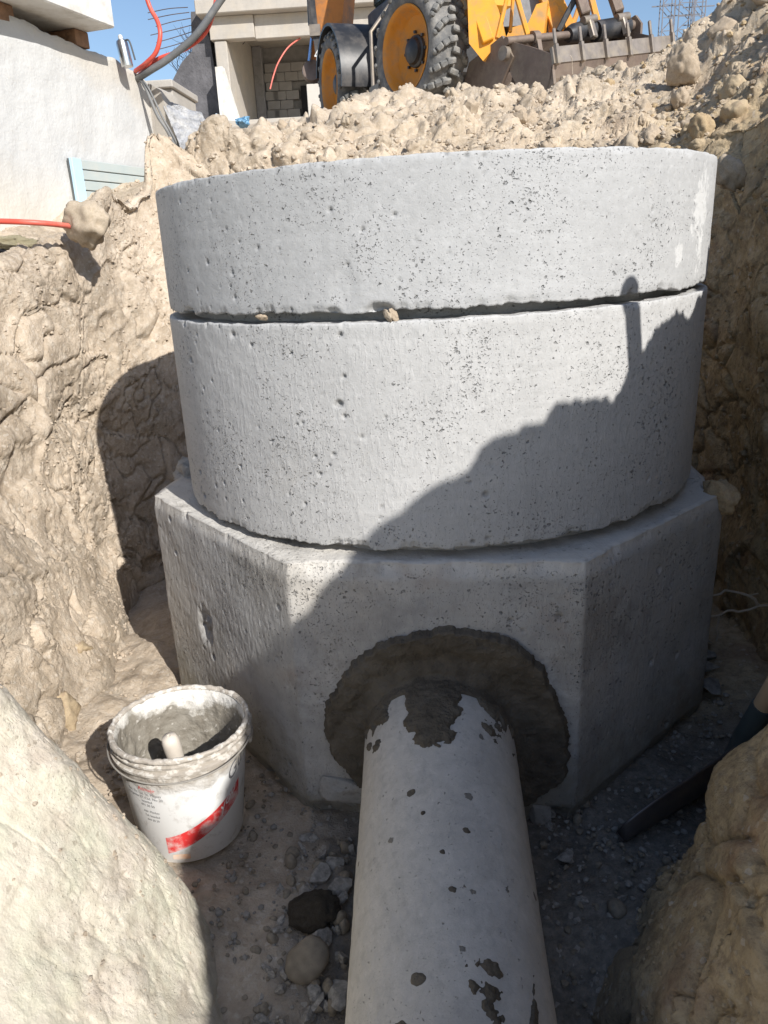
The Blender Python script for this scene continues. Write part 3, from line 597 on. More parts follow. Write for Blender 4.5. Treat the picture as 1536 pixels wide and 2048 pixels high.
# octagonal block
OC = [(-.283, -.635), (.267, -.650), (.645, -.272), (.65, .27), (.27, .65), (-.27, .65), (-.665, .25), (-.698, -.19)]
per = []; nseg = [190, 170, 40, 30, 30, 30, 40, 200]
order = [(7, 0, 200), (0, 1, 230), (1, 2, 190), (2, 3, 40), (3, 4, 30), (4, 5, 30), (5, 6, 30), (6, 7, 60)]
for i, j, n in order:
    a = np.array(OC[i]); bq = np.array(OC[j])
    for k in range(n): per.append(a+(bq-a)*k/n)
per = np.array(per); 
for _ in range(5): per = (np.roll(per, 1, 0)+2*per+np.roll(per, -1, 0))/4
tg = np.roll(per, -1, 0)-np.roll(per, 1, 0); nn = np.stack([tg[:, 1], -tg[:, 0]], 1); nn /= np.linalg.norm(nn, axis=1)[:, None]
zt, zb = -.552, -1.17; zr = np.concatenate([np.linspace(zb, zt-.012, 165), np.linspace(zt-.010, zt, 5)])
Z2, A2 = np.meshgrid(zr, np.arange(len(per)), indexing='xy')
base = np.concatenate([np.repeat(per[:, None, :], len(zr), 1), Z2[..., None]], -1)
q = base.reshape(-1, 3).astype(np.float32); w1, _, wi = worley(q*np.array([30, 30, 36])+7); den = sst(-.3, .5, fbm(q*3+1, 2)); s1, _, si = worley(q*np.array([13, 13, 16])+2)
d = fbm(q*5, 3)*.003+fbm(q*np.array([90, 90, 40]), 3)*.0004-sst(.06+.2*wi, 0, w1)*(wi > .5)*.0035*(.3+den)-sst(.05+.14*si, 0, s1)*(si > .75)*.009
cb = fbm(q*np.array([9, 9, 3]), 4, .6)
d = d.reshape(Z2.shape); cb = cb.reshape(Z2.shape)
lf = sst(-.30, -.36, base[..., 0])*(base[..., 1] < 0); d += lf*(fbm(q*np.array([85, 85, 42]), 3).reshape(Z2.shape))*.0006
d -= sst(.035, 0, zt-Z2)*(.005+.010*np.clip(cb+.1, 0, 1))+sst(.06, 0, Z2-(zb+.03))*(.015+.03*np.clip(cb+.1, 0, 1))
# honeycombed patch low on the left face
d -= sst(1, .3, np.sqrt(((base[..., 0]+.55)/.035)**2+((Z2+.83)/.055)**2)+.6*cb)*.012*(1+.8*fbm(q*50, 3).reshape(Z2.shape))
wall_ = base.copy(); wall_[..., :2] += nn[:, None, :]*d[..., None]; wall_[..., 1] += CY
edge = wall_[:, -1, :2]; insd = []
for t in np.linspace(0, 1, 16)[1:]:
    r = edge+(np.array([0, CY])-edge)*(t*.34); rq = np.concatenate([r, np.full((len(r), 1), zt)], 1); rq[:, 2] += fbm(rq.astype(np.float32)*14, 4)*.004+.004*t; insd.append(rq)
inner = insd[-1].copy(); inner[:, 2] = zb+.1
P_ = np.concatenate([wall_, np.stack(insd, 1), inner[:, None]], 1)
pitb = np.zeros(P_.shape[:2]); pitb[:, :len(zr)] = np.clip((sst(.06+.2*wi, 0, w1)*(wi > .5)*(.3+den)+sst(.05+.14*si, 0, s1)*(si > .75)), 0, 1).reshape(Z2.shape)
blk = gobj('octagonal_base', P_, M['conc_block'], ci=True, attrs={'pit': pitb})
if blk.data.polygons[200*(P_.shape[1]-1)+20].normal.y > 0: blk.data.flip_normals()
tag(blk, 'octagonal precast concrete base block with the pipe entering its front face', 'concrete base')
# mortar bedding under the lower ring
b = MB(); b.lathe([(.575, -.56), (.580, -.528), (.53, -.526)], Matrix.Translation((0, CY, 0)), 96); b.build('bedding', M['conc_block'], blk, True)
rv = []
for t, z1 in ((math.radians(202), 0), ): pass
V, F = ico(4, 91, .5, 1.6, (1, .6, .8)); V = V*(1+.1*fbm((V*6).astype(np.float32), 3))[:, None]; o = rock('concrete_spall', rawmesh('concrete_spall', V, F, M['conc_block'], True), (-.64, 1.93, -.565), .06, 'rough concrete lump behind the left corner of the octagonal block', 'concrete lump', rot=(.2, .3, .5))
# ------------------------------------------------------------ pipe
A = np.array([-.006, 1.36, -.912]); Bp = np.array([.028, -.85, -1.36]); PR = .147
L_ = np.linalg.norm(Bp-A); zc = (Bp-A)/L_; xc = np.cross([0, 0, 1], zc); xc /= np.linalg.norm(xc); yc = np.cross(zc, xc)
def pip(th, s, r): return A+zc*s+(xc*math.cos(th)+yc*math.sin(th))*r
ss = np.concatenate([np.arange(0, .95, .0045), np.linspace(.96, L_, 60)]); th = np.linspace(0, 2*math.pi, 300, endpoint=False)
Tt, Ss = np.meshgrid(th, ss, indexing='ij')
def pipP(Tt, Ss, Rr): return A+zc*Ss[..., None]+(xc*np.cos(Tt)[..., None]+yc*np.sin(Tt)[..., None])*Rr[..., None]
b0 = pipP(Tt, Ss, Tt*0+PR); q = b0.reshape(-1, 3).astype(np.float32); w1, _, wi = worley(q*40)
dd_ = (fbm(q*9, 3)*.0008+fbm(q*60, 2)*.0005-sst(.05+.15*wi, 0, w1)*(wi > .72)*.002).reshape(Tt.shape)
pp = gobj('concrete_pipe', pipP(Tt, Ss, PR+dd_), M['pipe'], ci=True); tag(pp, 'long grey concrete pipe running from the block toward the viewer, spotted with mortar', 'pipe')
if pp.data.polygons[(75)*(len(ss)-1)+50].normal.dot(Vector(pip(th[75], 0, 1)-A)) < 0: pp.data.flip_normals()
def smear(name, s0, s1, t0, t1, fn, amp=.006, mat=M['mortar'], ns=130, nt=150, parent=None):
    t = np.linspace(t0, t1, nt); s = np.linspace(s0, s1, ns); T_, S_ = np.meshgrid(t, s, indexing='ij'); b_ = pipP(T_, S_, T_*0+PR); q = b_.reshape(-1, 3).astype(np.float32)
    n = fbm(q*28, 4, .55).reshape(T_.shape); n2 = fbm(q*90, 3).reshape(T_.shape)
    f = fn((T_-t0)/(t1-t0), (S_-s0)/(s1-s0))+n*.55; h = sst(0, .35, f)*amp*(1+.25*n2)-.0012-sst(.02, -.1, f)*.002
    o = gobj(name, pipP(T_, S_, PR+h), mat, parent=parent or pp)
    k = (nt//2)*(ns-1)+ns//2
    if o.data.polygons[k].normal.z < 0: o.data.flip_normals()
    return o
# angles: the crown of the pipe is at -90 or +90 degrees, whichever points up
cr = math.pi/2 if yc[2] > 0 else -math.pi/2
smear('mortar_smear', .05, .245, cr-1.25, cr+1.25, lambda u, v: 1.15-v*1.45-1.0*np.exp(-((u-.33)/.06)**2)*(v > .3)-1.1*np.exp(-((u-.72)/.05)**2)*(v > .25)+.5*np.exp(-((u-.52)/.10)**2)-2.2*np.abs(u-.5)**2, .007, nt=220)
smear('mortar_splash', .57, .71, cr-.58, cr-.14, lambda u, v: .62-2.0*np.sqrt(((u-.5)*.9)**2+(v-.45)**2), .005)
smear('mortar_splash', .59, .73, cr-.98, cr-.62, lambda u, v: .62-3.4*np.abs(u-.25-v*.55)-.9*np.abs(v-.5), .005)
for i, (s_, t_, r_) in enumerate([(.40, -.22, .007), (.37, .22, .007), (.62, .28, .007), (.50, -.05, .008), (.44, .02, .006), (.33, .35, .008), (.68, .42, .010)]):
    ta = r_/PR*2; smear('mortar_spot', s_-r_*1.6, s_+r_*1.6, cr+t_-ta, cr+t_+ta, lambda u, v: .75-2.2*np.sqrt((u-.5)**2+(v-.5)**2), .0025, ns=24, nt=24)
# mortar collar filling the hole round the pipe end
C0 = np.array([-.004, -.925]); outl = [(-.226, -.957), (-.232, -.874), (-.205, -.81), (-.173, -.761), (-.113, -.712), (-.045, -.69), (.021, -.678), (.08, -.690), (.112, -.690), (.171, -.731), (.22, -.819), (.246, -.90), (.250, -.95), (.243, -1.02), (.20, -1.06), (.12, -1.11), (0, -1.12), (-.10, -1.10), (-.165, -1.045), (-.20, -1.0)]
oa = np.array([math.atan2(p[1]-C0[1], p[0]-C0[0]) for p in outl]); orr = np.array([math.hypot(p[0]-C0[0], p[1]-C0[1]) for p in outl]); od = np.argsort(oa); oa = oa[od]; orr = orr[od]
nt = 420; th = np.linspace(-math.pi, math.pi, nt, endpoint=False); ro = np.interp(th, np.r_[oa[-1]-2*math.pi, oa, oa[0]+2*math.pi], np.r_[orr[-1], orr, orr[0]])
ro = ro+fbm(np.stack([np.cos(th)*10, np.sin(th)*10, th*0], -1).astype(np.float32), 5, .7)*.0055
u = np.linspace(0, 1, 60); U_, T_ = np.meshgrid(u, th, indexing='xy'); Ro_ = ro[:, None]; ri = .138
R_ = Ro_+(ri-Ro_)*U_; X_ = C0[0]+np.cos(T_)*R_; Z_ = C0[1]+np.sin(T_)*R_
face = CY-.635-.0273*(X_+.283)
q = np.stack([X_, face, Z_], -1).reshape(-1, 3).astype(np.float32)
hgt = sst(0, .08, U_)*.017+.002-.010*np.exp(-((U_-.6)/.2)**2)*sst(.0, .9, np.sin(T_))+.012*sst(.85, 1, U_)+(fbm(q*12, 3)*.004+fbm(q*45, 3)*.0020).reshape(U_.shape)
cl_ = np.stack([X_, face-hgt, Z_], -1)
col_ = gobj('mortar_collar', cl_, M['mortar'], parent=blk, ci=True)
if col_.data.polygons[300].normal.y > 0: col_.data.flip_normals()
# dried mortar and dust low on the block, both sides of the pipe
V, F = ico(4, 95, .3, 2.0, (1, .35, .9), facet=True)
lm = rawmesh('mortar_lump', V, F, M['conc_block'], True)
for i, (px, pz, r) in enumerate([(-.205, -1.06, .055), (.20, -1.11, .04)]):
    o = bpy.data.objects.new('dried_mortar', lm); link(o, blk); o.location = (px, 1.275, pz); o.scale = (r, r, r); o.rotation_euler = (0, i*1.3, 0)
# ------------------------------------------------------------ white foundation wall on the left
def mat_white(name, base, dirty=.25):
    k = NT(name); n = k.noise(1.6, 4); c = k.mix(k.mr(n, .35, .7), base, np.array(base)*.90); c = k.mix(k.mr(k.noise(14, 5, .7), .58, .75, 0, dirty), c, (.50, .45, .38))
    sep = k.n('ShaderNodeSeparateXYZ'); k.set(sep.inputs[0], k.o)
    f = k.ma('ADD', sep.outputs[2], k.ma('MULTIPLY', k.noise(2.2, 4), .35)); f = k.ma('ADD', f, k.ma('MULTIPLY', k.ma('SUBTRACT', sep.outputs[1], 3.7), .30)); c = k.mix(k.mr(f, .95, 1.07, 0, .75), c, (.50, .46, .40)); c = k.mix(k.mr(f, .45, .2, 0, .35), c, (.62, .54, .40))
    return k.done(c, .8, nrm=k.bump(k.ma('ADD', k.noise(7, 4), k.ma('MULTIPLY', k.noise(80, 3), .15)), .012, 1), spec=.2)
M['white'] = mat_white('white_coating', (.53, .53, .52))
M['conc_far'] = mat_concrete('site_concrete', (.42, .39, .35), pore=.3, warmth=.35)
M['conc_grey'] = mat_concrete('grey_concrete', (.27, .265, .27), pore=.4, stain=.5)
M['precast'] = mat_simple('precast_white', (.66, .65, .62), .85, var=.08, scale=5, bump=.003, dirt=(.40, .36, .30), dirt_amt=.5, dscale=9)
M['brick'] = mat_simple('brick_brown', (.26, .15, .09), .9, var=.25, scale=20, bump=.004)
WD = np.array([.259, .966]); WN = np.array([.966, -.259]); W0 = np.array([-1.63, 3.40])       # along, outward (towards the pit)
def WP(t, n, z): p = W0+WD*t+WN*n; return (p[0], p[1], z)
tt = np.linspace(-2.6, .87, 300); zz = np.linspace(-.45, 1, 70); T_, U_ = np.meshgrid(tt, zz, indexing='ij')
topz = np.interp(tt, [-2.6, -.08, .40, .6, .80, .87], [.96, .93, .895, .89, .865, .83])+fbm(np.stack([tt*9, tt*0, tt*0], -1).astype(np.float32), 4)*.012
Zg = -.45+(topz[:, None]+.45)*(U_+.45)/1.45
fb = fbm(np.stack([T_.ravel()*3, Zg.ravel()*3, T_.ravel()*0+4], -1).astype(np.float32), 4).reshape(T_.shape)*.008
front = np.stack([W0[0]+WD[0]*T_+WN[0]*fb, W0[1]+WD[1]*T_+WN[1]*fb, Zg], -1)
edge = front[:, -1]; back = [edge-np.array([*(WN*d), -.006+.0*d]) for d in (.04, .12, .22)]; back.append(back[-1]*1.0-np.array([0, 0, 1.4]))
Pw = np.concatenate([front, np.stack(back, 1)], 1)
wl = gobj('foundation_wall', Pw, M['white']); tag(wl, 'white coated foundation wall running away on the left above the soil', 'wall')
if wl.data.polygons[40].normal.x < 0: wl.data.flip_normals()
b = MB(); b.prism([WP(.87, .004, -.3), WP(.87, .004, .83), WP(.87, -.22, .83), WP(.87, -.22, -.3)], (0, 0, 0), (.0, .012, 0)); b.build('wall_end', M['conc_far'], wl)
b = MB(); b.prism([WP(.885, .0, -.1), WP(.885, .0, .832), WP(.885, .055, .80), WP(.885, .085, .70), WP(.885, .12, .55), WP(.885, .13, -.1)], (0, 0, 0), (.02, .20, 0))
b.build('rendered_return', M['conc_far'], wl)
# neighbouring beige block with a ledge
b = MB(); b.box((-1.78, 5.2, .5), (-1.575, 5.7, .985), .006); o = b.build('boundary_pillar', M['conc_far']); tag(o, 'beige masonry pillar with a small ledge beyond the end of the white wall', 'pillar')
b = MB(); b.box((-1.79, 5.17, .985), (-1.56, 5.72, 1.03), .006); b.build('coping', M['conc_far'], o)
# grooved insulation panel on the wall: boards with grooves between them
M['xps'] = mat_simple('insulation_board', (.40, .455, .45), .55, var=.05, scale=4, dirt=(.52, .50, .44), dirt_amt=.4)
M['xps_edge'] = mat_simple('insulation_edge', (.44, .62, .78), .45, var=.06)
pn = empty('insulation_panel', WP(.42, .03, .45)); tag(pn, 'pale blue grey insulation panel with dark grooves fixed low on the white wall', 'insulation panel')
b = MB()
def wbox(b, t0, t1, n0, n1, z0, z1, bev=.002):
    b.frame(Matrix(((WD[0], WN[0], 0, W0[0]), (WD[1], WN[1], 0, W0[1]), (0, 0, 1, 0), (0, 0, 0, 1))), (t0, n0, z0), (t1, n1, z1), bev); return b
PT0, PT1 = .155, .80
pv = pn.matrix_basis.inverted()
def childof(o, p): o.matrix_parent_inverse = Matrix.Translation(-Vector(p.location)); return o
childof(wbox(MB(), PT0, PT1, .008, .022, -.1, .428).build('backing', mat_simple('groove_dark', (.10, .11, .11), .8), pn), pn)
for i in range(10):
    z1 = .426-i*.043; childof(wbox(MB(), PT0+.062, PT1, .0225, .034, z1-.039, z1).build('board', M['xps'], pn), pn)
childof(wbox(MB(), PT0-.004, PT0+.058, .0225, .040, -.1, .429).build('edge_strip', M['xps_edge'], pn), pn)
# precast slab on bricks on top of the wall
sb = wbox(MB(), -1.2, .455, -.30, .143, .968, 1.25, .006).build('precast_slab', M['precast']); tag(sb, 'thick white precast slab resting on bricks on top of the left wall', 'slab')
for i, (t0, t1, lb) in enumerate([(-.20, .0, 'brown brick under the precast slab at the left picture edge'), (.06, .17, 'brown brick under the middle of the precast slab'), (.36, .45, 'brown brick under the far end of the precast slab')]):
    o = wbox(MB(), t0, t1, -.20, .0 if i != 1 else -.10, .902, .966, .003).build('brick', M['brick']); tag(o, lb, 'brick')
o = wbox(MB(), -.05, .40, -.24, -.17, .90, .965, .003).build('gap_strip', mat_simple('gap_brown', (.20, .13, .08), .85, var=.3, scale=14, bump=.01)); tag(o, 'dark timber strip set as the shaded gap between the bricks under the precast slab', 'filler')  # its dark brown stands in for the shade in the gap under the slab
# foam canister
M['steel'] = mat_simple('brushed_steel', (.62, .63, .64), .28, 1.0, var=.1); M['plastic_dark'] = mat_simple('dark_plastic', (.04, .042, .045), .5)
cn = empty('spray_can', (-1.405, 3.98, .853)); tag(cn, 'silver spray can with a white cap standing at the wall top by the hoses', 'spray can'); cn.rotation_euler = (0, -.12, 0)
b = MB(); b.lathe([(0, 0), (.026, 0), (.027, .004), (.027, .098), (.024, .108), (.014, .115), (0, .116)], None, 28); b.build('body', M['steel'], cn, True)
b = MB(); b.lathe([(0, .116), (.010, .116), (.010, .130), (.006, .134), (0, .134)], None, 16); b.build('cap', M['precast'], cn, True)
b = MB(); b.tube(catmull([(.020, -.01, .105), (.036, -.01, .104), (.043, -.01, .085), (.047, -.01, .02)], 5), .004, 8); b.build('handle', M['plastic_dark'], cn, True)
# hoses
M['hose_red'] = mat_simple('red_hose', (.62, .085, .055), .45, var=.12, scale=9, dirt=(.6, .35, .28), dirt_amt=.3); M['hose_grey'] = mat_simple('grey_conduit', (.13, .135, .14), .6, var=.15, dirt=(.35, .33, .3), dirt_amt=.35)
def hose(name, pts, r, mat, lb, cat, n=12):
    b = MB(); b.tube(catmull(pts, 10), r, n); o = b.build(name, mat, None, True, 60); tag(o, lb, cat); return o
hose('red_hose', [(-1.36, 4.10, 1.36), (-1.322, 4.1, 1.211), (-1.3, 4.1, 1.119), (-1.266, 4.08, 1.055), (-1.255, 4.06, .993), (-1.285, 4.06, .925), (-1.347, 4.08, .886), (-1.425, 4.14, .868)], .0105, M['hose_red'], 'red hose looping down out of the sky onto the wall top', 'hose')
hose('red_hose', [(-.95, 4.1, 1.33), (-.972, 4.1, 1.19), (-.99, 4.1, 1.10), (-1.049, 4.1, 1.000), (-1.155, 4.1, .939), (-1.282, 4.11, .910), (-1.36, 4.13, .882), (-1.425, 4.2, .865)], .0105, M['hose_red'], 'red hose running along the thick grey conduit toward the building', 'hose')
hose('grey_conduit', [(-.80, 4.05, 1.33), (-.883, 4.05, 1.185), (-.965, 4.05, 1.095), (-1.088, 4.06, .980), (-1.234, 4.08, .899), (-1.339, 4.1, .858), (-1.43, 4.16, .838)], .0165, M['hose_grey'], 'thick dark grey conduit sagging from the upper right to the wall top', 'conduit')
hose('grey_cable', [(-1.42, 4.15, .845), (-1.385, 4.13, .80), (-1.36, 4.12, .73), (-1.335, 4.12, .66), (-1.30, 4.12, .60), (-1.27, 4.14, .52)], .0085, M['hose_grey'], 'grey cable hanging down the end of the white wall, lower of two', 'cable')
hose('grey_cable', [(-1.42, 4.15, .845), (-1.372, 4.12, .80), (-1.345, 4.12, .74), (-1.315, 4.12, .66), (-1.285, 4.12, .60), (-1.255, 4.14, .52)], .005, M['hose_grey'], 'thinner grey cable hanging down the wall end beside the thicker one', 'cable')
o = hose('red_hose', [(-1.50, 2.25, .09), (-1.36, 2.25, .11), (-1.289, 2.25, .118), (-1.229, 2.25, .118), (-1.141, 2.26, .111), (-1.095, 2.31, .105), (-1.06, 2.40, .095), (-1.05, 2.46, .08)], .0078, M['hose_red'], 'red hose arching low across the white wall at the left picture edge', 'hose')
# crumpled grey membrane
gy = np.linspace(0, 1, 60); gx_ = np.linspace(0, 1, 60); Ux, Vy = np.meshgrid(gx_, gy, indexing='ij')
c00, c10, c11, c01 = map(np.array, ((-1.365, 4.28, .765), (-1.185, 4.38, .70), (-1.06, 4.2, .52), (-1.20, 4.05, .45)))
Pm = c00*((1-Ux)*(1-Vy))[..., None]+c10*(Ux*(1-Vy))[..., None]+c11*(Ux*Vy)[..., None]+c01*((1-Ux)*Vy)[..., None]
nq = fbm((Pm.reshape(-1, 3)*22).astype(np.float32), 4).reshape(Ux.shape); Pm = Pm+np.array([.2, -.8, .5])*(nq*.016)[..., None]
mm_ = mat_simple('membrane_grey', (.34, .345, .36), .5, var=.35, scale=25, bump=.01, dirt=(.6, .58, .54), dirt_amt=.5, dscale=16)
o = gobj('membrane_sheet', Pm, mm_); sm_ = o.modifiers.new('thick', 'SOLIDIFY'); sm_.thickness = .004; tag(o, 'crumpled grey membrane sheet slumped at the end of the white wall', 'membrane')
# dark pipe mouth with foam and a grey sack, left edge
b = MB(); b.lathe([(.0, -.12), (.045, -.12), (.045, 0), (.052, 0), (.052, -.12)], Matrix.Translation((-1.30, 2.33, -.005))@Matrix.Rotation(math.radians(80), 4, 'X'), 28); o = b.build('drain_pipe', M['plastic_dark'], None, True); tag(o, 'dark pipe mouth under yellow foam at the left picture edge', 'pipe')
foam = mat_simple('foam_yellow', (.72, .64, .42), .9, var=.1, scale=20, bump=.01)
for (p, r, lb) in [((-1.30, 2.36, .062), (.10, .03, .022), 'spread of pale yellow foam above the dark pipe mouth'), ((-1.278, 2.28, .005), (.018, .014, .022), 'blob of yellow foam hanging in the dark pipe mouth')]:
    V, F = ico(4, 33, .35, 2.4); o = rock('foam_blob', rawmesh('foam_blob', V, F, foam, True), p, r, lb, 'foam', rot=(0, 0, 0))
V, F = ico(4, 35, .2, 1.2, (1, .8, .8)); o = rock('cement_sack', rawmesh('cement_sack', V, F, mat_simple('sack_grey', (.42, .42, .41), .7, var=.3, scale=6), True), (-1.33, 2.12, -.055), (.09, .10, .06), 'grey crumpled sack half hidden behind the left cut edge', 'sack', rot=(0, .2, .3))
# blue plastic bags
for i, (p, r, colr, lb) in enumerate([((-1.265, 5.05, .755), .055, (.50, .64, .74), 'pale blue crumpled plastic bag on the ground before the building'), ((-1.13, 5.08, .755), .055, (.13, .26, .38), 'darker blue crumpled plastic bag right of the pale one'), ((-1.20, 4.95, .71), .03, (.62, .72, .80), 'small whitish scrap of plastic in front of the two blue bags')]):
    V, F = ico(4, 50+i, .55, 2.4, (1, .8, .8), facet=True); V = V*(1+.12*fbm((V*5).astype(np.float32), 3))[:, None]
    k = NT('plastic_bag'); c = k.mix(k.mr(k.noise(5, 4), .4, .6), colr, np.minimum(np.array(colr)*1.5, .85)); mt = k.done(c, .35)
    rock('plastic_bag', rawmesh('plastic_bag', V, F, mt, False), p, r, lb, 'plastic bag', rot=(0, 0, i))

# ------------------------------------------------------------ unfinished concrete building
bd = empty('unfinished_building', (-3, 22, 3.2)); tag(bd, 'unfinished concrete building with an open bay, behind the excavator', 'building')
def bp(mb, name, mat, **k): return childof(mb.build(name, mat, bd, **k), bd)
BX0, BX1, BF, BB = -5.10, -.9, 22.0, 25.2
b = MB(); b.box((-5.75, 21.7, 5.70), (-.6, 26, 6.02), .02); bp(b, 'roof_slab', M['conc_far'])
b = MB(); b.box((-5.50, 21.95, 5.18), (-4.35, 22.28, 5.698), .015); bp(b, 'beam', M['conc_far'])
b = MB(); b.box((-4.347, 22.02, 5.16), (BX1, 22.28, 5.698), .015); bp(b, 'beam', M['conc_far'])
b = MB(); b.box((-5.42, 22.0, 2.6), (BX0, 22.35, 5.178), .02); bp(b, 'column', M['conc_far'])
b = MB(); b.box((BX0-.2, 22.352, 2.6), (BX0, BB, 5.695)); bp(b, 'side_wall', M['conc_far'])
b = MB(); b.box((BX0, BB+.15, 2.6), (BX1, BB+.3, 5.695)); bp(b, 'back_wall', mat_simple('joint_mortar', (.235, .225, .215), .95))
b = MB(); b.box((-5.09, BB-.15, 2.6), (-4.82, BB+.10, 5.69), .01); bp(b, 'column', M['conc_grey'])
b = MB(); b.box((BX0, 22.3, 2.5), (BX1, BB, 3.05)); bp(b, 'floor', M['conc_far'])
mblock = mat_simple('aerated_block', (.27, .26, .25), .9, var=.1, scale=3, bump=.004)
b = MB(); b.frame(None, (0, 0, 0), (.385, .15, .235), .008); bme = b.mesh('block', mblock)
for j in range(9):
    for i in range(5):
        x0 = -4.78+i*.395-(.2 if j % 2 else 0); z0 = 3.06+j*.245
        if x0+.385 > -3.70 and z0 < 4.62 and x0 < -3.0 and x0+.1 > -3.9: continue
        if x0 < -4.83: x0 = -4.815
        if z0 > 5.2: continue
        o = bpy.data.objects.new('block', bme); link(o, bd); childof(o, bd); o.location = (x0, BB-.002, z0)
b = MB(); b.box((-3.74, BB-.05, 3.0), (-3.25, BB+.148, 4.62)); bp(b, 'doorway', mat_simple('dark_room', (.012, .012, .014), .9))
b = MB(); b.box((-3.28, BB-.10, 2.9), (-2.7, BB+.1, 5.69), .01); bp(b, 'partition', M['conc_grey'])
b = MB(); b.box((-3.10, 21.9, 2.6), (-2.2, 22.1, 4.05), .01); bp(b, 'low_wall', M['white'])
b = MB(); b.box((-6.2, 20.9, 2.9), (-1.2, 22.3, 3.16), .01); bp(b, 'plinth', M['conc_far'])
pl = MB(); pl.prism([(-5.39, 21.7, 3.10), (-5.39, 21.7, 4.53), (-5.20, 21.7, 4.53), (-4.86, 21.7, 3.10)], (0, 0, 0), (0, .25, 0)); bp(pl, 'stair_cheek', M['precast'])
# upper storey just above the slab
b = MB(); b.box((-5.70, 22.2, 6.02), (-4.6, 22.5, 7.2)); b.box((-3.9, 22.2, 6.02), (-3.2, 22.5, 7.2)); bp(b, 'upper_wall', M['precast'])
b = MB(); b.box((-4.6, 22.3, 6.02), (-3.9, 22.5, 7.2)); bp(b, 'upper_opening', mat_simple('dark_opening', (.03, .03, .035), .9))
# grey retaining wall left of the building, its shade put into the dark colour
rp = [(-6.95, 2.9), (-6.90, 4.0), (-6.68, 4.45), (-6.40, 4.82), (-6.10, 5.05), (-6.02, 5.93), (-5.80, 5.93), (-5.60, 5.3), (-5.56, 4.7), (-5.44, 4.0), (-5.44, 2.9)]
b = MB(); b.prism([(x_, 22.3, z_) for x_, z_ in rp], (0, 0, 0), (0, 1.2, 0)); o = b.build('retaining_wall', mat_simple('shaded_render', (.115, .112, .12), .9, var=.25, scale=3, bump=.02, dirt=(.05, .05, .055), dirt_amt=.6, dscale=2)); tag(o, 'shaded grey broken retaining wall standing left of the unfinished building', 'wall')
for i, (dx, z_) in enumerate([(0, 5.95), (.05, 5.86), (-.1, 5.75), (.1, 5.62), (0, 5.5), (.08, 5.38)]):
    hose('rebar', [(-6.0, 22.0+i*.08, z_), (-6.5, 22.0+i*.1, z_-.02*i), (-7.05-dx, 22+i*.1, z_-.06-.03*i)], .010, mat_simple('rusty_rebar', (.10, .07, .06), .8) if i == 0 else bpy.data.materials['rusty_rebar'], ['topmost', 'second from top', 'third from top', 'fourth from top', 'fifth from top', 'lowest'][i]+' thin rebar rod sticking out left of the building', 'rebar', 6)['group'] = 'rebar rods sticking out left of the building'
# bare tree
tr = empty('bare_tree', (-6.0, 23.9, 3.4)); tag(tr, 'leafless tree with fine dark twigs behind the retaining wall', 'tree')
bark = mat_simple('bark', (.05, .042, .045), .9)
tb = MB(); rt_ = random.Random(4)
def branch(mb, p, d, L, r, dep):
    q_ = Vector(p); d = Vector(d).normalized(); pts = [q_]; 
    for s in range(4): d = (d+Vector((rt_.uniform(-.25, .25), rt_.uniform(-.25, .25), rt_.uniform(-.1, .2)))).normalized(); q_ = q_+d*L/4; pts.append(q_)
    mb.tube(pts, [r*(1-.13*i) for i in range(5)], 5, False)
    if dep:
        for s in range(4 if dep > 1 else 3):
            k_ = rt_.randint(1, 4); a = Vector((rt_.uniform(-1, 1), rt_.uniform(-.6, .6), rt_.uniform(.1, .8))); branch(mb, pts[k_], d*.6+a*.7, L*.66, r*.55, dep-1)
b = MB(); b.tube([(-6.0, 23.9, 2.9), (-6.05, 23.9, 3.6), (-6.0, 23.9, 4.2)], [.07, .06, .05], 8); childof(b.build('trunk', bark, tr, True), tr)
for k in range(7): branch(tb, (-6.0+rt_.uniform(-.1, .1), 23.9, 3.7+.1*k), (rt_.uniform(-.9, .7), rt_.uniform(-.3, .3), 1), 1.25, .034, 3)
childof(tb.build('crown', bark, tr), tr)
# small hanging red cable in the bay
hose('red_cable', [(-3.22, 22.2, 5.155), (-3.50, 21.9, 4.90), (-3.74, 21.7, 4.55), (-3.86, 21.5, 4.22), (-3.96, 21.4, 3.90)], .020, mat_simple('cable_red', (.55, .13, .10), .5), 'thin red cable dangling from the beam of the open bay', 'cable', 8)
# lattice masts on the skyline
for i, (x_, w_, h_, lb) in enumerate([(18.9, .9, 20, 'slim lattice mast left of its neighbours on the skyline'), (20.2, 1.1, 19.3, 'wider lattice mast on the skyline beside the slim one'), (21.3, .8, 18.6, 'lowest lattice mast on the skyline near the spoil heap')]):
    b = MB(); z0 = 6.0; hw = w_/2
    for sx in (-1, 1):
        for sy in (-1, 1): b.bar((x_+sx*hw, 70+sy*hw, z0), (x_+sx*hw, 70+sy*hw, h_), .07)
    zc_ = z0; f_ = 1
    while zc_ < h_-1:
        for sy in (-1, 1): b.bar((x_-hw*f_, 70+sy*hw, zc_), (x_+hw*f_, 70+sy*hw, zc_+.9), .045)
        b.bar((x_-hw, 70-hw, zc_), (x_+hw, 70-hw, zc_), .045); f_ = -f_; zc_ += .9
    for zz_ in (h_-.6, h_-2.0, h_-3.2): b.bar((x_-1.2, 70, zz_), (x_+1.2, 70, zz_), .07)
    o = b.build('lattice_mast', bpy.data.materials.get('mast_steel') or mat_simple('mast_steel', (.14, .14, .16), .6)); tag(o, lb, 'mast')

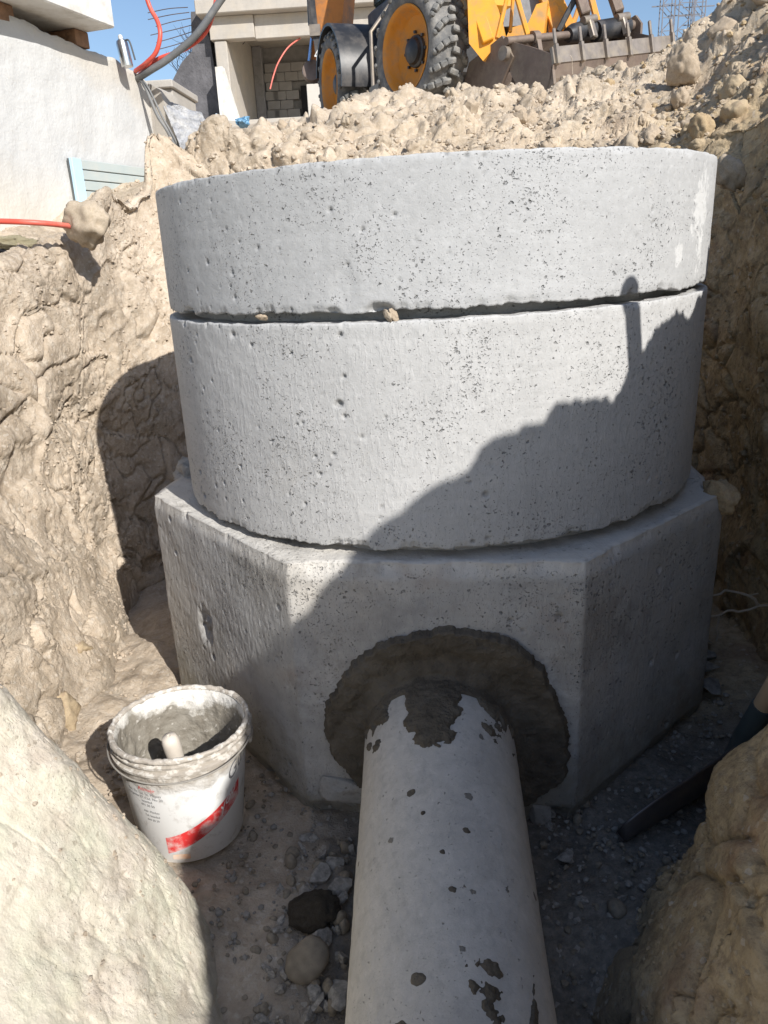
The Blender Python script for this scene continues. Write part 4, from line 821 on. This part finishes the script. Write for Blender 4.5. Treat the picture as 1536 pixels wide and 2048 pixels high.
# ------------------------------------------------------------ backhoe loader
M['yel'] = mat_simple('yellow_paint', (.72, .31, .020), .42, var=.10, scale=5, dirt=(.30, .22, .12), dirt_amt=.7, dscale=6)
M['org'] = mat_simple('orange_paint', (.50, .17, .018), .5, var=.15, scale=5, dirt=(.14, .09, .055), dirt_amt=.7, dscale=4)
M['rim'] = mat_simple('rim_orange', (.60, .235, .02), .6, var=.15, scale=7, dirt=(.30, .18, .09), dirt_amt=.7, dscale=7)
M['tyre'] = mat_simple('tyre_rubber', (.12, .12, .12), .8, var=.25, scale=9, bump=.004, dirt=(.30, .28, .25), dirt_amt=.75, dscale=8)
M['tread'] = mat_simple('tread_rubber', (.16, .158, .152), .85, var=.3, scale=9, bump=.004, dirt=(.34, .32, .28), dirt_amt=.7, dscale=9)
M['black'] = mat_simple('black_paint', (.025, .026, .03), .45, var=.3, scale=6, dirt=(.16, .14, .12), dirt_amt=.4)
M['rust'] = mat_simple('bucket_steel', (.18, .135, .11), .55, .35, var=.3, scale=4, bump=.003, dirt=(.26, .21, .16), dirt_amt=.6, dscale=7)
M['worn'] = mat_simple('worn_steel', (.25, .215, .185), .45, .45, var=.25, scale=12, dirt=(.36, .30, .22), dirt_amt=.6, dscale=9)
bh = empty('backhoe_loader', (-.126, 8.0, 1.17)); tag(bh, 'orange and yellow backhoe loader parked on the ground behind the spoil berm', 'backhoe loader')
def part(mb, name, mat, parent=None, smooth=False, ang=35): o = mb.build(name, mat, parent or bh, smooth, ang); return childof(o, bh)
lug = MB()
# one tread lug in wheel coordinates (axle = x, outward +x): bent bar from the centre line to the shoulder
lp = [(-.02, 0, .512), (.07, .02, .515), (.125, .055, .505), (.165, .095, .470)]
for i in range(3): lug.bar(lp[i], lp[i+1], .060, .052, .010, up=(0, 1, 0))
lug.bar(lp[3], (.178, .115, .435), .058, .05, .014, up=(0, 1, 0))
lme = lug.mesh('tread_lug', M['tread'], True, 40)
def wheel(cx, cy, cz, nx, ny, tilt=0.0):
    w = empty('wheel', (0, 0, 0), 0, bh); nrm = Vector((nx, ny, 0)).normalized(); rz = math.atan2(nrm.y, nrm.x)
    w.location = Vector((cx, cy, cz))-Vector(bh.location); w.rotation_euler = (0, 0, rz)
    Rx = Matrix.Rotation(math.radians(90), 4, 'Y')
    b = MB(); b.lathe([(.345, -.17), (.40, -.185), (.455, -.185), (.486, -.155), (.494, -.08), (.496, 0), (.494, .08), (.486, .155), (.455, .185), (.40, .185), (.362, .172), (.345, .15), (.335, .10)], Rx, 72); b.build('tyre', M['tyre'], w, True, 60)
    b = MB(); b.lathe([(.352, .160), (.358, .178), (.350, .182), (.338, .170), (.325, .150), (.318, .10), (.300, .075), (.285, .050), (.17, .035), (.0, .035)], Rx, 56); b.build('rim', M['rim'], w, True, 30)
    b = MB(); b.lathe([(.135, .036), (.13, .06), (.11, .068), (.10, .10), (.07, .115), (0, .116)], Rx, 28); b.build('hub', M['black'], w, True, 30)
    for k in range(8):
        a = k*math.pi/4; b = MB(); b.bar((.040, .155*math.cos(a), .155*math.sin(a)), (.062, .155*math.cos(a), .155*math.sin(a)), .022); b.build('wheel_bolt', M['black'], w)
    for k in range(20):
        for s in (1, -1):
            o = bpy.data.objects.new('tread_lug', lme); link(o, w); o.rotation_euler = ((k+(.5 if s < 0 else 0))*math.pi/10, 0, 0); o.scale = (s, 1, 1)
    return w
wheel(-.126, 8.0, 1.685, -.80, -.60); wheel(-1.03, 9.9, 1.80, -.93, -.36)
f1 = Vector((.43, -.90, 0)); n1_ = Vector((-.90, -.43, 0))
# chassis, engine side and cab base
def loc(x_, y_, z_): return Vector((-.126, 8.0, 1.16))+f1*x_+n1_*y_+Vector((0, 0, z_))
Mloc = Matrix(((f1.x, n1_.x, 0, -.126), (f1.y, n1_.y, 0, 8.0), (0, 0, 1, 1.16), (0, 0, 0, 1)))
b = MB(); b.frame(Mloc, (-2.6, -1.35, .40), (-.2, -.42, .75), .02); part(b, 'chassis', M['black'])
b = MB(); b.frame(Mloc, (-.6, -1.30, .85), (.15, -.50, 1.45), .05); part(b, 'bonnet', M['yel'])
b = MB(); b.frame(Mloc, (-2.0, -1.5, .8), (-.45, -.28, 1.35), .04); part(b, 'cab_base', M['black'])
b = MB(); b.frame(Mloc, (-1.9, -1.45, 1.36), (-.50, -.32, 2.5), .03); kg = NT('cab_glass'); part(b, 'cab_glass', kg.done((.03, .045, .04), .08))
b = MB(); b.frame(Mloc, (-1.55, -.45, .25), (-.75, -.10, .70), .03); b.frame(Mloc, (-1.3, -.3, .70), (-1.1, -.15, 1.1), .01); part(b, 'step_tank', M['black'])
b = MB(); b.tube([loc(-1.15, .02, .42), loc(-1.15, .02, .95), loc(-1.15, -.2, 1.2)], .02, 8); b.tube([loc(-.85, .02, .42), loc(-.85, .02, .9)], .018, 8); b.bar(loc(-1.2, .02, .42), loc(-.8, .02, .42), .05); part(b, 'step', M['worn'])
# fender over the rear wheel
nfa = Vector((-.93, -.36, 0)); ffa = Vector((.36, -.93, 0)); wc = Vector((-1.03, 9.9, 1.80))
V_ = []; m_ = 26
for side, rr_ in ((.19, .60), (-.30, .60), (-.30, .57), (.19, .57)):
    for k in range(m_):
        a = math.radians(-12+k*(175/(m_-1))); rx = rr_+(.03 if abs(math.cos(a)) < .5 else 0); V_.append(wc+nfa*side+ffa*(rx*math.cos(a))+Vector((0, 0, rr_*math.sin(a))))
b = MB(); F_ = []
for s in range(4):
    for k in range(m_-1): F_.append((s*m_+k, s*m_+k+1, ((s+1) % 4)*m_+k+1, ((s+1) % 4)*m_+k))
b.add(V_, F_); part(b, 'fender', M['black'], None, True, 40)
# rear stabiliser leg with its lettering
b = MB(); b.prism([(-1.43, 10.5, 3.1), (-1.00, 10.5, 3.05), (-1.10, 10.5, 2.35), (-1.165, 10.5, 1.70), (-1.335, 10.5, 1.70), (-1.385, 10.5, 2.30)], (0, 0, 0), (.10, .28, 0)); part(b, 'stabiliser_leg', M['org'])
b = MB(); b.prism([(-1.45, 10.47, 2.9), (-1.385, 10.47, 2.9), (-1.355, 10.47, 2.30), (-1.275, 10.47, 1.70), (-1.35, 10.47, 1.70), (-1.42, 10.47, 2.30)], (0, 0, 0), (.0, .028, 0)); part(b, 'leg_edge_plate', M['black'])
b = MB(); b.frame(None, (-1.37, 10.42, 1.615), (-1.13, 10.85, 1.70), .015); part(b, 'foot_pad', M['worn'])
b = MB(); b.bar((-1.44, 10.6, 3.0), (-1.44, 10.6, 2.50), .075); b.bar((-1.40, 10.5, 2.56), (-1.40, 10.5, 2.44), .13); part(b, 'pin_block', M['worn'])
b = MB(); b.tube([(-1.46, 10.65, 2.5), (-1.52, 10.65, 2.22)], .022, 10); part(b, 'cylinder_rod', mat_simple('chrome_blue', (.35, .5, .75), .2, .8), None, True)
b = MB(); b.tube([(-1.45, 10.65, 3.2), (-1.46, 10.65, 2.6)], .045, 12); part(b, 'cylinder_barrel', M['black'], None, True)
b = MB(); b.lathe([(0, -.06), (.12, -.06), (.13, -.03), (.13, .03), (.12, .06), (0, .06)], Matrix.Translation((-1.50, 10.75, 2.12))@Matrix.Rotation(math.radians(80), 4, 'X'), 20); part(b, 'pivot_boss', M['rust'], None, True)
b = MB(); b.prism([(-1.46, 10.72, 2.45), (-1.38, 10.72, 2.45), (-1.36, 10.72, 2.05), (-1.56, 10.72, 2.10)], (0, 0, 0), (0, .12, 0)); part(b, 'dipper_link', M['org'])
def text(body, size, mat, name, ext=.0):
    cu = bpy.data.curves.new(name, 'FONT'); cu.body = body; cu.size = size; cu.extrude = ext; cu.align_x = 'CENTER'; cu.align_y = 'CENTER'
    t = bpy.data.objects.new(name, cu); COL.objects.link(t); dg = bpy.context.evaluated_depsgraph_get(); dg.update()
    mm = bpy.data.meshes.new_from_object(t.evaluated_get(dg)); COL.objects.unlink(t); bpy.data.objects.remove(t); mm.materials.clear(); mm.materials.append(mat)
    o = bpy.data.objects.new(name, mm); return link(o)
M['letter'] = mat_simple('white_lettering', (.75, .74, .72), .6, var=.06)
for ch, (px, pz) in zip('4CX', [(-1.405, 2.235), (-1.375, 2.085), (-1.345, 1.955)]):
    o = text(ch, .17, M['letter'], 'letter', .001); o.parent = bh; childof(o, bh); o.location = (px, 10.462, pz); o.scale = (.55, 1, 1); o.rotation_euler = (math.radians(90), math.radians(10), 0)
# loader arms and linkage
def bars(name, mat, segs, w, h=None): 
    b = MB()
    for p_, q_ in segs: b.bar(p_, q_, w, h or w*1.6, .008, up=(0, 1, 0))
    return part(b, name, mat)
bars('loader_arm', M['yel'], [((.22, 7.75, 2.35), (.47, 7.55, 1.60))], .10, .20)
b = MB(); b.prism([(.28, 7.5, 2.25), (.36, 7.5, 2.20), (.56, 7.5, 1.82), (.60, 7.5, 1.66), (.42, 7.5, 1.48), (.30, 7.5, 1.62)], (0, 0, 0), (.02, .05, 0)); part(b, 'arm_gusset', M['yel'])
bars('link_bar', M['yel'], [((.54, 7.5, 1.64), (.655, 7.5, 2.06))], .035, .03)
bars('link_bar', M['yel'], [((.66, 7.5, 2.06), (.80, 7.5, 1.65))], .04, .04)
bars('link_bar', M['yel'], [((.66, 7.6, 1.70), (.69, 7.6, 2.06))], .03, .03)
b = MB(); b.prism([(.64, 8.0, 1.72), (1.00, 8.0, 1.74), (1.03, 8.0, 2.02), (.93, 8.0, 2.00), (.86, 8.0, 1.86), (.70, 8.0, 1.83)], (0, 0, 0), (.05, .2, 0)); part(b, 'nose_guard', M['yel'])
b = MB(); b.prism([(.66, 8.25, 1.9), (1.05, 8.25, 1.9), (1.05, 8.25, 2.5), (.66, 8.25, 2.5)], (0, 0, 0), (.05, .05, 0)); part(b, 'radiator_grille', mat_simple('grille_grey', (.22, .225, .23), .6, var=.2, scale=20))
bars('loader_arm', M['yel'], [((.90, 8.35, 2.45), (1.17, 8.2, 1.78))], .12, .24)
b = MB(); b.prism([(1.0, 8.15, 2.20), (1.12, 8.15, 2.2), (1.30, 8.15, 1.86), (1.28, 8.15, 1.74), (1.08, 8.15, 1.74)], (0, 0, 0), (.02, .05, 0)); part(b, 'arm_gusset', M['yel'])
bars('tilt_rod', M['black'], [((1.12, 7.95, 1.76), (1.36, 7.95, 2.18))], .05, .05)
bars('link_bar', M['yel'], [((1.27, 8.2, 1.80), (1.40, 8.2, 2.16))], .045, .04)
bars('link_bar', M['yel'], [((1.42, 8.2, 2.16), (1.53, 8.2, 1.84))], .055, .05)
# loader bucket tipped back, teeth up
aB = Vector((.78, .626, 0)); bB = Vector((-.626, .78, 0)); A0 = Vector((.95, 6.95, 0))
def bk(s, back, z_): return A0+aB*s+bB*back+Vector((0, 0, z_+s*.15))
LB = 1.55
def shell(prof, s0, s1, th_=.02):
    b = MB(); n_ = len(prof); V_ = [bk(s0, *p_) for p_ in prof]+[bk(s1, *p_) for p_ in prof]+[bk(s0, p_[0]+th_, p_[1]-th_*.3) for p_ in prof]+[bk(s1, p_[0]+th_, p_[1]-th_*.3) for p_ in prof]; F_ = []
    for i in range(n_-1): F_ += [(i, i+1, n_+i+1, n_+i), (2*n_+i, 3*n_+i, 3*n_+i+1, 2*n_+i+1)]
    F_ += [(0, n_, 3*n_, 2*n_), (n_-1, 3*n_-1, 4*n_-1, 2*n_-1)]; F_ += [(i, 2*n_+i, 2*n_+i+1, i+1) for i in range(n_-1)]+[(n_+i, n_+i+1, 3*n_+i+1, 3*n_+i) for i in range(n_-1)]
    return b.add(V_, F_)
part(shell([(.03, 1.445), (.0, 1.325)], 0, LB, .025), 'cutting_edge', M['worn'])
part(shell([(.012, 1.322), (.03, 1.22), (.10, 1.08), (.3, 1.0)], 0, LB, .02), 'bucket_floor', M['rust'])
part(shell([(.60, 1.60), (.72, 1.45), (.78, 1.25), (.7, 1.02), (.3, .98)], 0, LB, .02), 'bucket_back', M['rust'])
for s in (0.0, LB-.03):
    b = MB(); b.prism([bk(s, .0, 1.18), bk(s, .04, 1.40), bk(s, .28, 1.50), bk(s, .50, 1.58), bk(s, .50, 1.35), bk(s, .26, 1.02)], (0, 0, 0), tuple(aB*.03)); part(b, 'side_plate', M['rust'])
    b = MB(); b.prism([bk(s-.02, .45, 1.46), bk(s-.02, .58, 1.64), bk(s-.02, 1.0, 1.52), bk(s-.02, 1.10, 1.30), bk(s-.02, 1.0, 1.0), bk(s-.02, .80, 1.0)], (0, 0, 0), tuple(aB*.03)); part(b, 'clam_plate', M['rust'])
    b = MB(); b.lathe([(0, -.03), (.055, -.03), (.055, .02), (.02, .03), (0, .03)], Matrix.Translation(bk(s-.03, .53, 1.50))@Matrix(((bB.x, 0, aB.x, 0), (bB.y, 0, aB.y, 0), (0, 1, 0, 0), (0, 0, 0, 1))), 16); part(b, 'pivot_pin', M['worn'], None, True)
for i in range(6):
    s = .03+i*(LB-.06)/5; b = MB(); b.bar(bk(s, -.012, 1.31), bk(s, .02, 1.46), .030, .045, .006, up=tuple(bB)); b.bar(bk(s, .02, 1.455), bk(s, .045, 1.575), .024, .03, .008, up=tuple(bB)); part(b, 'bucket_tooth', M['worn'])
b = MB(); b.tube([bk(-.05, .50, 1.585), bk(.70, .50, 1.59)], .032, 12); part(b, 'cross_tube', M['rust'], None, True)
b = MB(); b.tube([bk(.25, .50, 1.59), bk(.32, .50, 1.59)], .055, 12); b.bar(bk(.29, .5, 1.60), bk(.29, .45, 1.42), .05, .08); part(b, 'tube_bracket', M['rust'], None, True)
b = MB(); b.tube([bk(.70, .50, 1.59), bk(.76, .5, 1.60), bk(1.0, .5, 1.62)], [.06, .075, .085], 16); b.tube([bk(1.05, .5, 1.60), bk(1.48, .5, 1.62)], .085, 16); part(b, 'clam_cylinder', M['black'], None, True)
b = MB(); b.tube([bk(1.48, .5, 1.62), bk(1.60, .5, 1.62)], .045, 12); b.prism([bk(1.57, .40, 1.62), bk(1.57, .47, 1.70), bk(1.57, .62, 1.66), bk(1.57, .66, 1.54), bk(1.57, .5, 1.46), bk(1.57, .40, 1.52)], (0, 0, 0), tuple(aB*.03)); part(b, 'cylinder_bracket', M['rust'], None, True)
for s, in ((.88,), (1.33,)):
    o = bars('bucket_link', M['rust'], [(bk(s, .72, 2.25), bk(s, .46, 1.72))], .085, .10)
    b = MB(); b.tube([bk(s-.06, .44, 1.68), bk(s+.10, .44, 1.69)], .035, 12); b.bar(bk(s+.02, .44, 1.69), bk(s+.03, .38, 1.53), .07, .05, .008); part(b, 'link_pin', M['worn'], None, True)
b = MB(); b.tube([bk(1.45, .7, 2.3), bk(1.45, .55, 1.72)], .028, 10); part(b, 'ram_rod', mat_simple('chrome', (.7, .7, .72), .2, .9), None, True)

bh.location.x += .07
# ------------------------------------------------------------ mason's bucket with mortar and brush
def mat_pail():
    k = NT('pail_plastic'); sep = k.n('ShaderNodeSeparateXYZ'); k.set(sep.inputs[0], k.o); zz_ = sep.outputs[2]
    n = k.noise(26, 5, .65); f = k.ma('ADD', zz_, k.ma('MULTIPLY', k.ma('SUBTRACT', n, .5), .07))
    c = k.mix(k.mr(k.noise(22, 5, .7), .54, .66, 0, .55), (.74, .74, .73), (.42, .39, .35)); c = k.mix(k.mr(f, .182, .215), c, (.40, .36, .31))
    c = k.mix(k.mr(k.noise(60, 3), .5, .62, 0, .8), c, k.mix(k.mr(f, .20, .23), c, (.66, .63, .58)))
    return k.done(c, .5, nrm=k.bump(k.ma('MULTIPLY', n, k.mr(f, .19, .23)), .006, 1), spec=.4)
def mat_inside():
    k = NT('mortar_film'); n = k.noise(14, 5, .65); sep = k.n('ShaderNodeSeparateXYZ'); k.set(sep.inputs[0], k.o)
    f = k.ma('ADD', sep.outputs[2], k.ma('MULTIPLY', k.ma('SUBTRACT', n, .5), .14)); f = k.ma('ADD', f, k.ma('MULTIPLY', sep.outputs[1], .20))
    c = k.mix(k.mr(k.noise(45, 4), .4, .7), (.235, .215, .18), (.165, .145, .115)); c = k.mix(k.mr(f, .248, .268), c, (.66, .64, .60)); c = k.mix(k.mr(k.noise(70, 3), .62, .72, 0, .7), c, (.60, .57, .52))
    return k.done(c, .8, nrm=k.bump(k.ma('ADD', k.noise(40, 4), n), .006, 1))
M['pail'] = mat_pail(); M['pail_in'] = mat_inside()
BKT = Vector((-.515, 1.225, -1.108)); bk_ = empty('mortar_bucket', BKT); tag(bk_, 'white plastic bucket caked with mortar standing left of the block', 'bucket'); bk_.scale = (.92, .92, .92); bk_.rotation_euler = (math.radians(-2), math.radians(1), 0)
RB, RT, HB = .112, .140, .270
b = MB(); b.lathe([(0, 0), (RB-.004, 0), (RB, .004), (RB+(RT-RB)*.78, HB*.78), (RT-.0045, HB-.03), (RT-.004, HB), (RT-.0065, HB)], None, 120); b.build('shell', M['pail'], bk_, True, 60)
th_ = np.linspace(0, 2*math.pi, 220, endpoint=False); zs_ = np.linspace(0, 1, 60); T_, Zs = np.meshgrid(th_, zs_, indexing='ij')
r_in = np.where(Zs < .3, (RB+.006)*Zs/.3, RB+.006+(RT-RB-.006)*(Zs-.3)/.7-.004); z_in = np.where(Zs < .3, .070+.014*(Zs/.3)**4, .084+(HB-.084)*(Zs-.3)/.7)
q = np.stack([np.cos(T_)*r_in, np.sin(T_)*r_in, z_in], -1); nq = fbm((q.reshape(-1, 3)*24).astype(np.float32), 4).reshape(T_.shape)
r_i = r_in-np.where(Zs > .3, (.002+.005*np.clip(nq, 0, 1))*sst(1, .93, Zs), 0); z_i = z_in+np.where(Zs < .3, nq*.010, 0)
ins = gobj('mortar_lining', np.stack([np.cos(T_)*r_i, np.sin(T_)*r_i, z_i], -1), M['pail_in'], bk_, ci=True)
# rolled rim and stacking collar, crusted
Tt = np.linspace(0, 2*math.pi, 260, endpoint=False); ph_ = np.linspace(0, 2*math.pi, 12, endpoint=False); T_, Pp = np.meshgrid(Tt, ph_, indexing='ij')
nq = fbm(np.stack([np.cos(T_.ravel())*8, np.sin(T_.ravel())*8, Pp.ravel()*.6], -1).astype(np.float32), 4, .6).reshape(T_.shape); rr_ = .0055+.0022*nq
gobj('rim', np.stack([np.cos(T_)*(RT+.001+rr_*np.cos(Pp)), np.sin(T_)*(RT+.001+rr_*np.cos(Pp)), HB+rr_*np.sin(Pp)*1.1], -1), M['pail'], bk_, ci=True, cj=True)
b = MB(); b.lathe([(RT-.006, HB-.036), (RT+.004, HB-.036), (RT+.005, HB-.030), (RT-.004, HB-.027)], None, 120); b.lathe([(RT-.006, HB-.018), (RT+.003, HB-.018), (RT+.004, HB-.013), (RT-.002, HB-.010)], None, 120); b.build('collar', M['pail'], bk_, True, 60)
for a in (math.radians(8), math.radians(188)):
    b = MB(); b.frame(Matrix.Rotation(a, 4, 'Z'), (RT-.002, -.022, HB-.050), (RT+.010, .022, HB-.002), .003); b.build('handle_ear', M['pail'], bk_, False)
hp = [(math.cos(a)*(RT+.010), math.sin(a)*(RT+.010)-.0, HB-.026-.052*math.sin((a-math.radians(188))*1.0)) for a in np.linspace(math.radians(188), math.radians(368), 40)]
b = MB(); b.tube([(x_, y_, HB-.026-.018*math.sin(math.pi*i/39)) for i, (x_, y_, z_) in enumerate(hp)], .0018, 8); b.build('wire_handle', mat_simple('wire', (.30, .28, .25), .6, .2), bk_, True)
# printed marks: red band, lettering
def conept(a, z_, off): r = RB+(RT-RB)*z_/HB+off; return (math.cos(a)*r, math.sin(a)*r, z_)
def band(name, a0, a1, zt_fn, zb_fn, mat, off=.0006, n=60):
    a = np.linspace(a0, a1, n); P_ = np.array([[conept(t, zb_fn(s)+(zt_fn(s)-zb_fn(s))*v, off) for v in np.linspace(0, 1, 6)] for t, s in zip(a, np.linspace(0, 1, n))]); o = gobj(name, P_, mat, bk_)
    return o
M['print_red'] = mat_simple('red_print', (.60, .035, .035), .5, var=.1, scale=20, dirt=(.66, .52, .49), dirt_amt=.95, dscale=30); M['print_black'] = mat_simple('black_print', (.16, .16, .17), .5, var=.1); M['print_grey'] = mat_simple('grey_print', (.52, .53, .56), .5, var=.1)
D = math.radians
band('red_band', D(-96), D(-14), lambda s: .073+.085*s**1.3, lambda s: .030+.085*s**1.2, M['print_red'])
band('orange_swoosh', D(-92), D(-74), lambda s: .026+.002*math.sin(3*s), lambda s: .014, mat_simple('orange_print', (.75, .42, .22), .5, dirt=(.7, .65, .6), dirt_amt=.7, dscale=30))
band('pale_band', D(-96), D(-50), lambda s: .029+.060*s**1.2, lambda s: .027+.045*s**1.2, M['print_grey'], .0005)
def wrap_text(body, size, mat, ac, zc__, slope=0., sx=1., off=.0009):
    o = text(body, size, mat, 'print_text'); me_ = o.data; n = len(me_.vertices); co = np.empty(n*3, np.float32); me_.vertices.foreach_get('co', co); co = co.reshape(-1, 3)
    out = [conept(ac+(x_*sx)/.128, zc__+y_+slope*x_, off) for x_, y_, _ in co]; me_.vertices.foreach_set('co', np.array(out, np.float32).ravel()); me_.update(); o.parent = bk_; return o
wrap_text('Gu', .050, M['print_black'], D(-19), .196, .45, .8); wrap_text('you', .036, M['letter'], D(-30), .132, .75, .8, .0012)
z_ = .196
wrap_text('Atmaje', .013, M['print_red'], D(-106), z_, -.05, 1)
for i, ln in enumerate(['San. Tic. Ltd. Sti. Magaza', 'Organize 27. Cad. No: 20', 'Istanbul', '441 50 50']): wrap_text(ln, .0088, M['print_black'], D(-110)+(.04 if i > 1 else 0), z_-.012-i*.010, -.05, .9)
for i, ln in enumerate(['Adr: Merkez', 'Tel: Istanbul', '444 30 29']): wrap_text(ln, .0080, M['print_black'], D(-108)+.05, z_-.058-i*.011, -.05, .9)
# brush standing in the bucket
br = empty('mortar_brush', BKT+Vector((.010, -.012, .068))); tag(br, 'brush with a thick pale handle standing in the mortar bucket', 'brush'); br.scale = (.92, .92, .92); br.rotation_euler = (math.radians(8), math.radians(-4), 0)
hm = mat_simple('handle_pale', (.55, .49, .42), .7, var=.12, scale=12, dirt=(.7, .67, .62), dirt_amt=.5)
b = MB(); b.lathe([(.0, .05), (.012, .05), (.013, .09), (.0165, .13), (.0185, .165), (.0180, .185), (.014, .197), (.004, .200), (.0028, .196), (.0028, .18), (0, .18)], None, 32); b.build('handle', hm, br, True, 60)
b = MB(); b.frame(None, (-.05, -.015, -.005), (.05, .015, .05), .004); b.build('bristle_head', mat_simple('bristles', (.18, .15, .12), .9, var=.3, scale=40), br)

# ------------------------------------------------------------ shovel, post, roots
sh = empty('shovel', (.60, 1.36, -1.08)); tag(sh, 'shovel with a dark curved blade lying on the rubble right of the block', 'shovel')
M['blade'] = mat_simple('blade_steel', (.12, .105, .10), .4, .5, var=.3, scale=10, dirt=(.22, .17, .13), dirt_amt=.5, dscale=14); M['wood'] = mat_simple('ash_handle', (.48, .36, .24), .6, var=.15, scale=6, dirt=(.3, .24, .17), dirt_amt=.4)
tip = Vector((.352, 1.205, -1.115)); hd = Vector((.612, 1.365, -1.055)); dr = (hd-tip); Lb = dr.length; dr.normalize(); sd = Vector((-dr.y, dr.x, 0)).normalized(); upv = dr.cross(sd)*-1
if upv.z < 0: upv = -upv
U_, V__ = np.meshgrid(np.linspace(0, 1, 30), np.linspace(-1, 1, 26), indexing='ij')
hw = .105*np.sqrt(np.clip(1-(1-np.clip(U_/.55, 0, 1))**2.2, 0.001, 1)); crv = .040*(V__**2)+.02*np.sin(U_*math.pi)*0
# the blade leans on its side against the foot of the cut
sdt = np.array([.33, .72, -.61]); sdt -= np.array(dr)*float(np.dot(sdt, np.array(dr))); sdt /= np.linalg.norm(sdt); upt = np.cross(np.array(dr), sdt); upt *= np.sign(upt[2]); _t = .16; sdt, upt = sdt*math.cos(_t)-upt*math.sin(_t), upt*math.cos(_t)+sdt*math.sin(_t)
Pb = np.array(tip)+np.array(dr)*(U_*Lb)[..., None]+sdt*(V__*hw*.65)[..., None]+upt*(crv*.5+.012*(1-U_)**2-.012)[..., None]
o = gobj('blade', Pb, M['blade'], sh); childof(o, sh); md = o.modifiers.new('t', 'SOLIDIFY'); md.thickness = .003
htop = Vector((.762, .86, .372)); hb = Vector((.622, 1.352, -.99))
b = MB(); b.tube([tuple(hd-dr*.08), tuple(hd-dr*.01), tuple(hb), tuple(hb+(htop-hb)*.08)], [.012, .02, .024, .022], 16); o = childof(b.build('socket', mat_simple('socket_blue', (.045, .065, .075), .5, var=.3, dirt=(.15, .12, .1), dirt_amt=.5), sh, True), sh)
b = MB(); b.tube([tuple(hb+(htop-hb)*t) for t in (.02, .3, .6, .985)], .0195, 18); b.lathe([(0, -.03), (.018, -.027), (.0225, -.012), (.0235, 0), (.0215, .014), (.014, .024), (0, .028)], Matrix.Translation(htop), 20); childof(b.build('handle', M['wood'], sh, True, 60), sh)
rootm = mat_simple('root_pale', (.50, .42, .33), .8)
class _RT(MB):
    def tube(s, pts, r, n=10, caps=True): return MB.tube(s, [tuple(c*.93 for c in p) for p in pts], [q_*1.5 for q_ in r] if isinstance(r, list) else r*1.5, n, caps)
rt = _RT(); r1 = [(.715, 1.93, -.953), (.722, 1.935, -.946), (.753, 1.94, -.948), (.775, 1.94, -.944), (.792, 1.95, -.937), (.812, 1.95, -.941), (.834, 1.95, -.946), (.858, 1.95, -.955), (.876, 1.95, -.966), (.884, 1.95, -.982), (.90, 1.96, -.992), (.96, 1.97, -.99)]
rt.tube(r1, [.0015]*3+[.002]*4+[.0026]*5, 6); r2 = [(.738, 1.94, -1.011), (.77, 1.94, -1.012), (.786, 1.945, -1.009), (.805, 1.95, -1.0), (.819, 1.95, -.999), (.835, 1.95, -1.004), (.866, 1.95, -.997), (.89, 1.95, -.986), (.93, 1.96, -.99)]
rt.tube(r2, .0019, 6); rt.tube([(.780, 1.945, -1.010), (.779, 1.94, -1.03), (.774, 1.935, -1.045), (.779, 1.93, -1.066), (.776, 1.93, -1.085)], .0016, 6)
rt.tube([(.858, 1.95, -.955), (.87, 1.94, -.945), (.878, 1.94, -.944)], .001, 5); o = rt.build('plant_root', rootm, None, True); tag(o, 'thin pale forked root sticking out of the shaded right cut', 'root')
# dry grass stalk on the berm
o = hose('dry_stalk', [(.66, 3.93, .70), (.655, 3.92, .73), (.648, 3.9, .76), (.64, 3.9, .77)], .0015, rootm, 'thin dry stalk standing on the berm below the loader bucket', 'stalk', 5)
